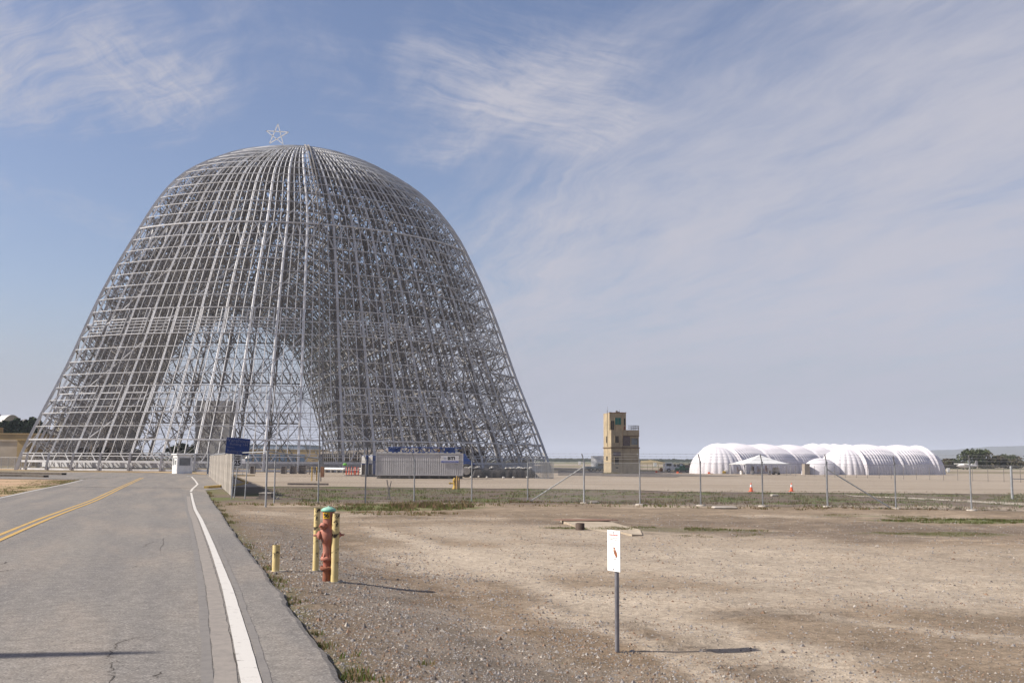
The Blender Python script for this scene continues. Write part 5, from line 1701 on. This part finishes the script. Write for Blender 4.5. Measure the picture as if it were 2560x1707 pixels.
MB().box((-.75, -1.06, 1.45), (1.0, .04, .5)).build('window', GLASS, tk); MB().box((-1.54, 0, 1.45), (.04, 1.7, .5)).build('windscreen', GLASS, tk)
MB().box((.95, 0, 1.0), (2.0, 2.0, 1.15), bev=.06).build('body', VW, tk)
for x in (.4, 1.1): MB().box((x, -1.02, 1.35), (.5, .04, .5)).build('window', GLASS, tk)
for x in (-.8, 1.2): wheel(tk, x, -1.0, .38)
p = at(1706, 1180.6)
gt = thing('green_trailer', 'green machine trailer behind the orange markers beside the utility truck', 'trailer', (p.x, p.y - .5, LOW + .02))
GRN = mat('machine_green', (.03, .16, .085), (.025, .11, .06), 3, .5)
MB().box((0, 0, .62), (2.9, 1.3, .5), bev=.06).build('body', GRN, gt); MB().tube((-.6, 0, 1.05), (.4, 0, 1.05), .24, n=12).build('tank', GRN, gt)
for x in (-.8, .7): wheel(gt, x, -.7, .3)
p = at(1712, 1180)
sd_ = thing('storage_cage', 'dark cage of stored gear between the green trailer and the white hall', 'cage', (p.x + .3, p.y + 3, LOW + .02))
b = MB()
for x in np.linspace(-2.0, 2.0, 9): b.bar((x, -1, 0), (x, -1, 1.75), .07)
for z in (.1, .9, 1.75): b.bar((-2, -1, z), (2, -1, z), .08)
b.build('frame', DARKST, sd_)
for i in range(4): MB().box((-1.45 + i * .95, 0, .75 + .1 * (i % 2)), (.8, 1.2, 1.4 + .25 * (i % 2)), bev=.05).build('crate', PAL, sd_)
p = at(1729, 1181)
o = thing('tan_crate', 'tan box with a rusty lid at the left end of the long white hall', 'box', (p.x, p.y - .5, LOW + .02))
MB().box((0, 0, .8), (.75, .8, 1.6)).build('body', mat('tan_box', (.34, .29, .23), (.28, .24, .19), 3), o); MB().box((0, 0, 1.65), (.95, .9, .12)).build('lid', RUST, o)
p = at(1660, 1179)
o = thing('upright_board', 'white upright board standing left of the utility truck', 'panel', (p.x, p.y, LOW + .02)); MB().box((0, 0, .8), (.35, .1, 1.6)).build('board', VW, o); MB().box((0, .15, .05), (.4, .5, .1)).build('foot', DARKST, o)
p = at(1653, 1179.5)
o = thing('round_boulder', 'round brown drum left of the white upright panel', 'drum', (p.x, p.y, LOW + .02)); MB().lathe([(.25, 0), (.38, .25), (.4, .5), (.28, .78), (.05, .86)], n=14).build('body', RUST, o)
for (px, py, h_, lab) in ((2371, 1180.5, .9, 'white box standing just right of the right white hall'), (1638, 1167, 1.5, 'white airfield marker board right of the tower'), (1449, 1162, 1.6, 'white airfield marker board left of the braced fence post')):
    p = at(px, py); o = thing('marker_box', lab, 'marker', (p.x, p.y, LOW + .02)); MB().box((0, 0, h_ * .55 + .1), (h_ * .75, .3, h_ * .9), bev=.04).build('board', VW, o); MB().box((0, 0, .1), (h_ * .5, .3, .2)).build('foot', CONT, o)
# yellow mound far right of the tower
p = at(1622, 1160)
rows = [[(p.x + 17 * math.cos(a) * r_, p.y + 18 * math.sin(a) * r_, LOW + .01 + 2.5 * (1 - r_ ** 2) ** 1.2 * (1 + .25 * mnoise.noise(Vector((a, r_ * 3, 0))))) for a in np.linspace(0, 2 * math.pi, 25)] for r_ in (1, .85, .7, .5, .3, .1, .001)]
b = MB(); b.smooth = True; b.sheet(rows); tag(b.build('earth_mound', mat('ochre_earth', (.27, .205, .105), (.21, .17, .09), .3, .95)), 'low ochre mound of earth on the airfield right of the tower', 'mound')
# light aircraft and vehicles under the trees
p = at(2418, 1174)
ac = thing('light_aircraft', 'small white aircraft with a grey tail fin parked before the trees at right', 'aircraft', (p.x, p.y, LOW + .02), R(10))
b = MB(); b.smooth = True; b.lathe([(.1, -3.6), (.5, -2.8), (.65, -1.2), (.5, 1.0), (.22, 3.6)], (0, 0, 1.25), (1, 0, 0), n=14); b.build('fuselage', VW, ac)
MB().box((-.8, 0, 1.9), (1.4, 10, .16), bev=.05).build('wing', VW, ac)
MB().add([(2.6, -.06, 1.4), (3.9, -.06, 1.4), (3.8, -.06, 3.0), (3.2, -.06, 3.0), (2.6, .06, 1.4), (3.9, .06, 1.4), (3.8, .06, 3.0), (3.2, .06, 3.0)], [(0, 1, 2, 3), (7, 6, 5, 4), (0, 4, 5, 1), (1, 5, 6, 2), (2, 6, 7, 3), (3, 7, 4, 0)]).build('tail_fin', CONT, ac)
for y in (-1, 1): MB().tube((-.6, y, .3), (-.6, y + .15, .3), .3, n=10).build('wheel', TYRE, ac)
for (px, lab) in ((2492, 'white van parked before the trees, left of the two'), (2506, 'white van parked before the trees, right of the two')):
    p = at(px, 1170.5); o = thing('van', lab, 'van', (p.x, p.y, LOW + .02), R(82), 'white vans before the trees')
    o.scale = (.72, .72, .72); MB().box((0, 0, 1.05), (4.2, 1.8, 1.5), bev=.25).build('body', VW, o); MB().box((.6, -.91, 1.35), (1.6, .03, .5)).build('window', GLASS, o)
    for x in (-1.3, 1.3): wheel(o, x, -.8, .33)

# ------------------------------------------------------------------ buildings behind the hangar and at the left edge
TAN = mat('tan_render', (.40, .29, .145), (.33, .24, .125), .2, .9)
PALEW = mat('pale_render', (.45, .39, .32), (.37, .32, .26), .2, .9)
ROOFB = mat('roof_pale_blue', (.32, .38, .46), (.26, .31, .38), .3, .6)
p = at(30, 1158)
p = at(8, 1158)
ar = thing('arched_building', 'white building with a rounded roof far left beyond the dark trees', 'building', (p.x * 1.085, p.y + 30, LOW), R(48))
k_ = (p.y + 30) / F
b = MB(); b.smooth = True
R_ = 46 * k_; hh = 118 * k_
b.sheet([[(R_ * math.cos(a) * (1 - .18 * max(0, math.sin(a)) ** 3), y, hh * math.sin(a) ** .8) for a in np.linspace(0, math.pi, 29)] for y in np.linspace(-6, 90, 5)])
b.build('shell', mat('white_cladding', (.62, .59, .56), (.55, .52, .49), .1, .6), ar)
pr_ = [(R_ * math.cos(a) * (1 - .18 * max(0, math.sin(a)) ** 3), -5.9, hh * math.sin(a) ** .8) for a in np.linspace(0, math.pi, 29)]
MB().add(pr_, [tuple(range(29))]).build('end_wall', PALEW, ar)
MB().box((R_ * .35, -6.2, hh * .62), (R_ * .32, .3, hh * .20)).build('window', VG, ar)
MB().box((R_ * .86, -3, hh * .80 / 2), (R_ * .16, 3, hh * .80)).build('annex', PALEW, ar); MB().lathe([(.3, hh * .8), (1.3, hh * .83), (1.6, hh * .87), (.9, hh * .91), (.1, hh * .92)], (R_ * .85, -3, 0), n=12).build('vent_ball', DARKST, ar)
b = MB(); b.lathe([(.9, hh * .985), (.9, hh * 1.02)], (-R_ * .22, 3, 0), n=8); b.bar((-R_ * .22, 3, hh), (-R_ * .22, 3, hh * 1.23), .22); b.build('antenna', DARKST, ar)
p = at(103, 1160)
tk = thing('storage_tank', 'broad round tan tank behind the dark trees at left', 'tank', (p.x, p.y + 20, LOW)); k_ = (p.y + 20) / F
b = MB(); b.lathe([(37 * k_, 0), (37 * k_, 106 * k_), (36 * k_, 109 * k_), (20 * k_, 112.5 * k_), (.2, 114 * k_)], n=40); b.build('shell', mat('tank_paint', (.30, .275, .22), (.25, .225, .18), .15, .7), tk)
MB().lathe([(37.4 * k_, 104 * k_), (37.4 * k_, 107 * k_)], n=40, cap=False).build('rim', CONT, tk)


def block(name, label, px0, px1, pyb, pyt, back, m, depth=12, rz=0.0, roof=None, kind='building'):
    p = at((px0 + px1) / 2, pyb); k_ = p.y / F
    o = thing(name, label, kind, (p.x, p.y + depth / 2, LOW), rz)
    w, h_ = (px1 - px0) * k_, (pyb - pyt) * k_
    MB().box((0, 0, h_ / 2), (w, depth, h_)).build('wall', m, o)
    MB().box((0, 0, h_ + .15), (w + .5, depth + .5, .3)).build('roof', roof or m, o)
    return o, w, h_, depth


o, w, h_, d_ = block('building', 'ochre flat roofed building under the dark trees at the left edge', -70, 98, 1162, 1086, 0, TAN, 14)
for i in range(3): MB().lathe([(1.0, 0), (1.0, 1.6), (1.3, 1.8), (.3, 2.4)], (w * (-.05 + i * .12), -d_ / 2 + 2, h_ - 5.5), n=10).build('roof_vent', CONT, o)
MB().box((w * -.38, -d_ / 2 + 4.2, h_ + 1.0), (w * .20, 8, 2.0)).build('upper_floor', TAN, o)
o, w, h_, d_ = block('building', 'pale low building in front of the ochre one at the left edge', -60, 44, 1164, 1103, 0, PALEW, 6)
o2, w2, h2, d2 = block('building', 'narrow yellow ochre block between the pale building and the hangar foot', 40, 66, 1165, 1101, 0, TAN, 8)
o, w, h_, d_ = block('warehouse', 'low tan warehouse with blue doors seen through the open end of the hangar', 560, 800, 1156, 1124, 0, TAN, 30, 0, PALEW)
for i in range(9): MB().box((-w * .42 + i * w * .09, -d_ / 2 - .1, h_ * .33), (w * .075, .25, h_ * .6)).build('door', mat('door_blue', (.10, .15, .22), (.08, .12, .18), .4) if 'door_blue' not in MATS else MATS['door_blue'], o)
o, w, h_, d_ = block('warehouse', 'pale blue roofed hall behind the tan warehouse beyond the hangar', 585, 760, 1154.5, 1112, 0, ROOFB, 60, 0, GWHITE)
o, w, h_, d_ = block('building', 'dark blue shed seen through the left side of the open hangar', 440, 560, 1158, 1118, 0, mat('shed_blue', (.06, .09, .15), (.05, .07, .11), .3), 20)

# ------------------------------------------------------------------ trees
LEAF = [mat('dark_foliage', (.040, .055, .022), (.065, .075, .032), .8, .8), mat('brown_foliage', (.085, .062, .040), (.055, .060, .028), .8, .85), mat('deep_foliage', (.022, .045, .016), (.042, .070, .022), .8, .8)]
BARK = mat('bark', (.12, .085, .06), (.08, .055, .04), 3, .95)


def tree(loc, h_, w, m, label, seed, nleaf=1300, trunk_f=.25, leaf=.5, group=None, flat=1.0):
    random.seed(seed)
    o = thing('tree', label, 'tree', loc, group=group)
    b = MB(); b.tube((0, 0, -.2), (w * .02, 0, h_ * .5), h_ * .035, h_ * .018, n=8)
    lob = []
    for i in range(9):
        a = random.uniform(0, 6.283); r_ = random.uniform(.05, .32) * w; z = h_ * random.uniform(trunk_f + .22, .86)
        lob.append((r_ * math.cos(a), r_ * math.sin(a), z, random.uniform(.17, .28) * w, random.uniform(.10, .17) * h_ * flat))
        b.bar((0, 0, h_ * .3), (lob[-1][0] * .8, lob[-1][1] * .8, z), h_ * .014)
    b.build('trunk', BARK, o)
    c = MB()
    for i in range(nleaf):
        lx, ly, lz, lr, lh = lob[i % 9]
        while True:
            u = Vector((random.uniform(-1, 1), random.uniform(-1, 1), random.uniform(-1, 1)))
            if .25 < u.length < 1: break
        u *= .55 + .45 * u.length
        q_ = Vector((lx + u.x * lr, ly + u.y * lr, lz + u.z * lh))
        n_ = Vector((random.uniform(-1, 1), random.uniform(-1, 1), random.uniform(-.2, 1))).normalized()
        a_ = n_.orthogonal().normalized() * leaf * random.uniform(.5, 1.2); b_ = n_.cross(a_).normalized() * leaf * random.uniform(.4, .9)
        c.add([q_ - a_, q_ + b_ * .6, q_ + a_, q_ - b_], [(0, 1, 2, 3)])
    c.build('crown', m, o)
    return o


TR = [(2361, 1150, 22, 1, 'small dark tree touching the right end of the white halls'), (2388, 1148.5, 28, 0, 'low rounded dark tree second from the right white hall'), (2415, 1149, 30, 1, 'low brownish tree left of the tallest tree'), (2437, 1128, 34, 0, 'tallest dark tree of the row at far right'), (2475, 1133, 40, 1, 'brown open crowned tree just right of the tallest tree'), (2500, 1147, 24, 0, 'small dark tree in the dip right of the brown open tree'), (2522, 1146, 38, 1, 'brownish rounded tree before the right frame edge'), (2545, 1141, 34, 0, 'dark tree second from the right frame edge'), (2572, 1138, 40, 1, 'brown tree cut by the right frame edge'), (2610, 1140, 44, 0, 'dark tree just beyond the right frame edge')]
for i, (px, pyt, wpx, mi, lab) in enumerate(TR):
    p = at(px, 1171.5); k_ = p.y / F
    tree((p.x, p.y + (i % 3) * 6, LOW), (1173 - pyt) * k_ * 1.12, wpx * k_ * 2.7, LEAF[mi], lab, 40 + i, 1500, -.1, .55, 'trees at the far edge of the airfield', 1.6)
for i, (px, pyt, lab) in enumerate(((4, 1064, 'dark evergreen tree at the left frame edge below the arched building'), (32, 1059, 'dark dense evergreen left of the middle of the clump by the hangar'), (62, 1057, 'dark dense evergreen below the round tank'), (92, 1060, 'dark evergreen partly behind the left edge of the hangar frame'))):
    p = at(px, 1163.5); k_ = p.y / F
    k_ = (p.y + 55) / F
    tree((p.x * (p.y + 55) / p.y, p.y + 55, LOW), (1160 - pyt) * k_ * 1.10, 58 * k_, LEAF[2], lab, 70 + i, 2600, .30, 1.0, 'evergreens left of the hangar', 1.2)
for i, (px, lab) in enumerate(((418, 'dark tree seen through the left part of the open hangar'), (470, 'low dark tree seen inside the opening near the dark blue shed'))):
    p = at(px, 1160); k_ = p.y / F
    tree((p.x, p.y + 10, LOW), 50 * k_, 60 * k_, LEAF[0], lab, 90 + i, 700, .1, .9, None, 1.2)
# thin line of far shrubs at the horizon
random.seed(21)
b = MB()
for i in range(2600):
    y = random.uniform(1500, 2400); x = y * random.uniform(.02, .42); s_ = random.uniform(1.2, 4)
    z = LOW + s_ * .5 + random.uniform(0, 2.5)
    b.add([(x - s_, y, z - s_ * .5), (x + s_, y, z - s_ * .4), (x + s_ * .5, y, z + s_ * .5), (x - s_ * .6, y, z + s_ * .4)], [(0, 1, 2, 3)])
tag(b.build('far_shrubs', LEAF[0], None, 'stuff'), 'thin dark line of far shrubs along the horizon', 'shrubs')
# hills across the bay
rows = []
HILL = mat('hill_scrub', (.075, .078, .05), (.055, .06, .04), .002, .95)
for j, (yy, hf) in enumerate(((5200, 0), (5600, .35), (6100, .75), (6600, 1.0), (7400, .7))):
    r_ = []
    for i in range(141):
        x = -6000 + i * 100
        az_ = x / 6600
        env = smooth((az_ + .45) / .2) * .25 * (1 - smooth((az_ + .25) / .2)) + .14 + .86 * smooth((az_ - .22) / .24)
        h_ = 118 * env * (1 + .16 * mnoise.noise(Vector((x * .0012, j * .3, 0))) + .07 * mnoise.noise(Vector((x * .005, j, 3))))
        r_.append((x * (1 + j * .04), yy, LOW - 1 + h_ * hf))
    rows.append(r_)
b = MB(); b.smooth = True; b.sheet(rows); b.build('hills', HILL, kind='structure')

# ------------------------------------------------------------------ gravel, weeds, grass
random.seed(17)
STN = [mat('stone_grey', (.27, .25, .235), (.21, .195, .185), 30, .9), mat('stone_pale', (.40, .36, .31), (.34, .30, .26), 30, .9), mat('stone_brown', (.25, .165, .11), (.185, .125, .085), 30, .9), mat('stone_dark', (.11, .095, .085), (.15, .13, .115), 30, .9)]
b = MB()
cnt = 0
while cnt < 58000:
    y = 6.0 * math.exp(random.random() * math.log((44 if cnt < 40000 else 24) / 6.0))
    x = random.uniform(-.28, .60) * y * 1.02 if cnt < 40000 else XE(y) + random.random() ** 1.3 * 4.2
    e = x - XE(y)
    if e < .02: continue
    n = mnoise.noise(Vector((x * .45, y * .45, 9))) + .5 * mnoise.noise(Vector((x * 1.2, y * 1.2, 2)))
    dens = .25 + .75 * smooth((n + .45) / .7)
    if e < 3.5: dens = 1.0
    if random.random() > dens: continue
    s_ = random.lognormvariate(math.log(.0080), .40) * (1.0 + y / 40)
    if random.random() < .008: s_ *= 2.2
    s_ = min(s_, .045)
    z = terrain(x, y) + s_ * .25
    b.cur = random.choices((0, 1, 2, 3), (42, 13, 28, 17))[0]
    a = random.uniform(0, 6.283)
    P = []
    for k in range(5):
        t = a + k * 1.2566 + random.uniform(-.3, .3); r_ = s_ * random.uniform(.7, 1.25); P.append((x + r_ * math.cos(t), y + r_ * math.sin(t) * .85, z - s_ * .45 + random.uniform(-.1, .3) * s_))
    top = (x + random.uniform(-.3, .3) * s_, y + random.uniform(-.3, .3) * s_, z + s_ * random.uniform(.35, .8))
    b.add(P + [top], [(k, (k + 1) % 5, 5) for k in range(5)]); cnt += 1
tag(b.build('gravel', STN, None, 'stuff'), 'loose grey and tan gravel scattered over the dirt', 'gravel')

GRASS = [mat('grass_green', (.115, .165, .028), (.09, .125, .025), 3, .85), mat('grass_dry', (.30, .22, .105), (.22, .155, .075), 3, .9), mat('grass_olive', (.15, .14, .055), (.19, .155, .065), 3, .85), mat('grass_brown', (.17, .105, .06), (.21, .14, .085), 3, .9)]


class Grass:
    def __init__(s): s.b = MB()
    def tuft(s, x, y, n, h_, w, mix):
        z = terrain(x, y)
        for i in range(n):
            a = random.uniform(0, 6.283); r_ = w * math.sqrt(random.random())
            px, py = x + r_ * math.cos(a), y + r_ * math.sin(a)
            hh = h_ * random.uniform(.4, 1.2); l = random.uniform(-.6, .6) * hh; l2 = random.uniform(-.4, .4) * hh; q_ = hh * .14
            s.b.cur = random.choices((0, 1, 2, 3), mix)[0]
            s.b.add([(px - q_, py, z - .01), (px + q_, py, z - .01), (px + l, py + l2, z + hh)], [(0, 1, 2)])


gr = Grass()
# ditch strip between fence and apron
for i in range(5200):
    y = random.uniform(50, 78); x = random.uniform(-22, .52 * y + 2)
    if x < slat_x(y) + 3: continue
    n = mnoise.fractal(Vector((x * .35, y * .35, 11)), 1, 2.1, 5) + .5 * mnoise.fractal(Vector((x * 1.3, y * 1.3, 17)), 1, 2, 4)
    if n < -.12 and random.random() < .9: continue
    gr.tuft(x, y, 5, .10 if n < .2 else .14, .28, (48, 18, 20, 14) if n > .16 else (8, 30, 16, 46))


def patch(px, py, rx, ry, n, h_, mix, blades=6, wd=.12):
    c = gat(px, py)
    for i in range(n):
        a = random.uniform(0, 6.283); r_ = math.sqrt(random.random())
        x, y = c.x + rx * r_ * math.cos(a), c.y + ry * r_ * math.sin(a)
        if x < XE(y) + .02 and x > XL(y) - .3: continue
        if mnoise.noise(Vector((x * .9, y * .9, 4))) < -.12: continue
        gr.tuft(x, y, blades, h_, wd, mix)


patch(1010, 1270, 3.2, 3.2, 500, .13, (45, 20, 20, 15)); patch(1075, 1268, 2.0, 1.6, 260, .22, (20, 35, 10, 35)); patch(1000, 1284, 2.4, 1.2, 160, .10, (25, 50, 15, 10))
patch(1640, 1321, 3.6, .75, 420, .06, (45, 10, 40, 5)); patch(2450, 1303, 3.8, 1.5, 700, .08, (45, 8, 42, 5)); patch(2330, 1297, 2.0, .5, 120, .06, (30, 10, 55, 5)); patch(2180, 1288, 2.4, .35, 120, .06, (30, 20, 40, 10)); patch(2350, 1334, 2.0, .45, 130, .05, (25, 15, 45, 15)); patch(1790, 1340, 1.6, .4, 80, .05, (40, 20, 30, 10))
patch(1500, 1310, .2, .2, 8, .1, (40, 20, 20, 20)); patch(1890, 1258, 8, .8, 150, .12, (5, 40, 20, 35)); patch(1350, 1256, 7, .7, 150, .14, (10, 30, 20, 40)); patch(760, 1262, 7, 1.0, 160, .12, (20, 35, 25, 20)); patch(2200, 1272, 9, .8, 180, .12, (10, 40, 20, 30))
# verge along the broken asphalt edge
for i in range(900):
    y = 6 * math.exp(random.random() * math.log(70 / 6.0))
    if mnoise.noise(Vector((y * .6 if y < 25 else y * .25, 5, 0))) < .02: continue
    x = XE(y) + jag(y) + .03 + abs(random.gauss(0, .13))
    gr.tuft(x, y, 5, .045 + .0008 * y, .06, (34, 34, 22, 10))
for (px, py, n) in ((850, 1672, 46), (868, 1664, 24), (895, 1684, 10), (812, 1618, 18), (875, 1700, 24), (965, 1700, 10), (1040, 1660, 4), (775, 1585, 9), (890, 1645, 7), (720, 1512, 8)):
    patch(px, py, .16, .14, n, .06, (38, 40, 18, 4), 6, .05)
# dead weeds on the dirt
for (px, py, n, rx) in ((1480, 1560, 10, .4), (1600, 1556, 8, .3), (1690, 1614, 8, .3), (1960, 1528, 14, .6), (1580, 1592, 8, .25), (1940, 1684, 10, .4), (2230, 1622, 10, .5), (2060, 1546, 8, .5), (1440, 1650, 6, .3), (1240, 1432, 8, .5), (1790, 1592, 6, .25), (1890, 1555, 8, .4), (2400, 1470, 10, .8), (1720, 1420, 8, .8), (1500, 1440, 6, .6), (1340, 1400, 6, .6), (2150, 1400, 8, 1.0)):
    patch(px, py, rx, rx * .5, n * 2, .025, (4, 26, 10, 60), 4, .06)
# left island
for i in range(2200):
    y = random.uniform(36, 112); x = XL(y) - abs(random.gauss(0, 1.5)) - .25
    if y > 98 and random.random() < .5: continue
    if mnoise.noise(Vector((x * .5, y * .22, 6))) < -.1: continue
    gr.tuft(x, y, 5, .09, .2, (42, 28, 22, 8))
for i in range(700):
    y = random.uniform(40, 100); x = XL(y) - random.uniform(2, 18)
    if mnoise.noise(Vector((x * .35, y * .2, 16))) < .2: continue
    gr.tuft(x, y, 4, .09, .2, (25, 40, 25, 10))
tag(gr.b.build('grass', GRASS, None, 'stuff'), 'sparse green and dry grass tufts in the ditch, dirt and road verges', 'grass')
# dirt strip along the hangar fence
SAND = mat('ochre_dirt', (.40, .29, .165), (.33, .24, .14), .3, .95)
P = [at(*q_) for q_ in ((-150, 1176), (100, 1176), (300, 1179.5), (430, 1183), (516, 1187), (516, 1184), (430, 1179), (300, 1174.5), (100, 1171), (-150, 1170))]
MB().add([(p.x, p.y, LOW + .05 + .001 * i) for i, p in enumerate(P)], [(0, 1, 8, 9), (1, 2, 7, 8), (2, 3, 6, 7), (3, 4, 5, 6)]).build('dirt_strip', SAND, kind='structure')

# ------------------------------------------------------------------ haze
hm = bpy.data.materials.new('haze'); hm.use_nodes = True
hn = hm.node_tree.nodes; hn.remove(hn['Principled BSDF'])
pv = hn.new('ShaderNodeVolumePrincipled')
pv.inputs['Color'].default_value = (.80, .86, .98, 1)
pv.inputs['Density'].default_value = 0.00013
hm.node_tree.links.new(pv.outputs[0], hn['Material Output'].inputs['Volume'])
hz_ = MB().box((0, 5000, 128), (30000, 30000, 262)).build('haze', hm, kind='stuff')
tag(hz_, 'thin pale haze hanging over the whole airfield', 'haze')
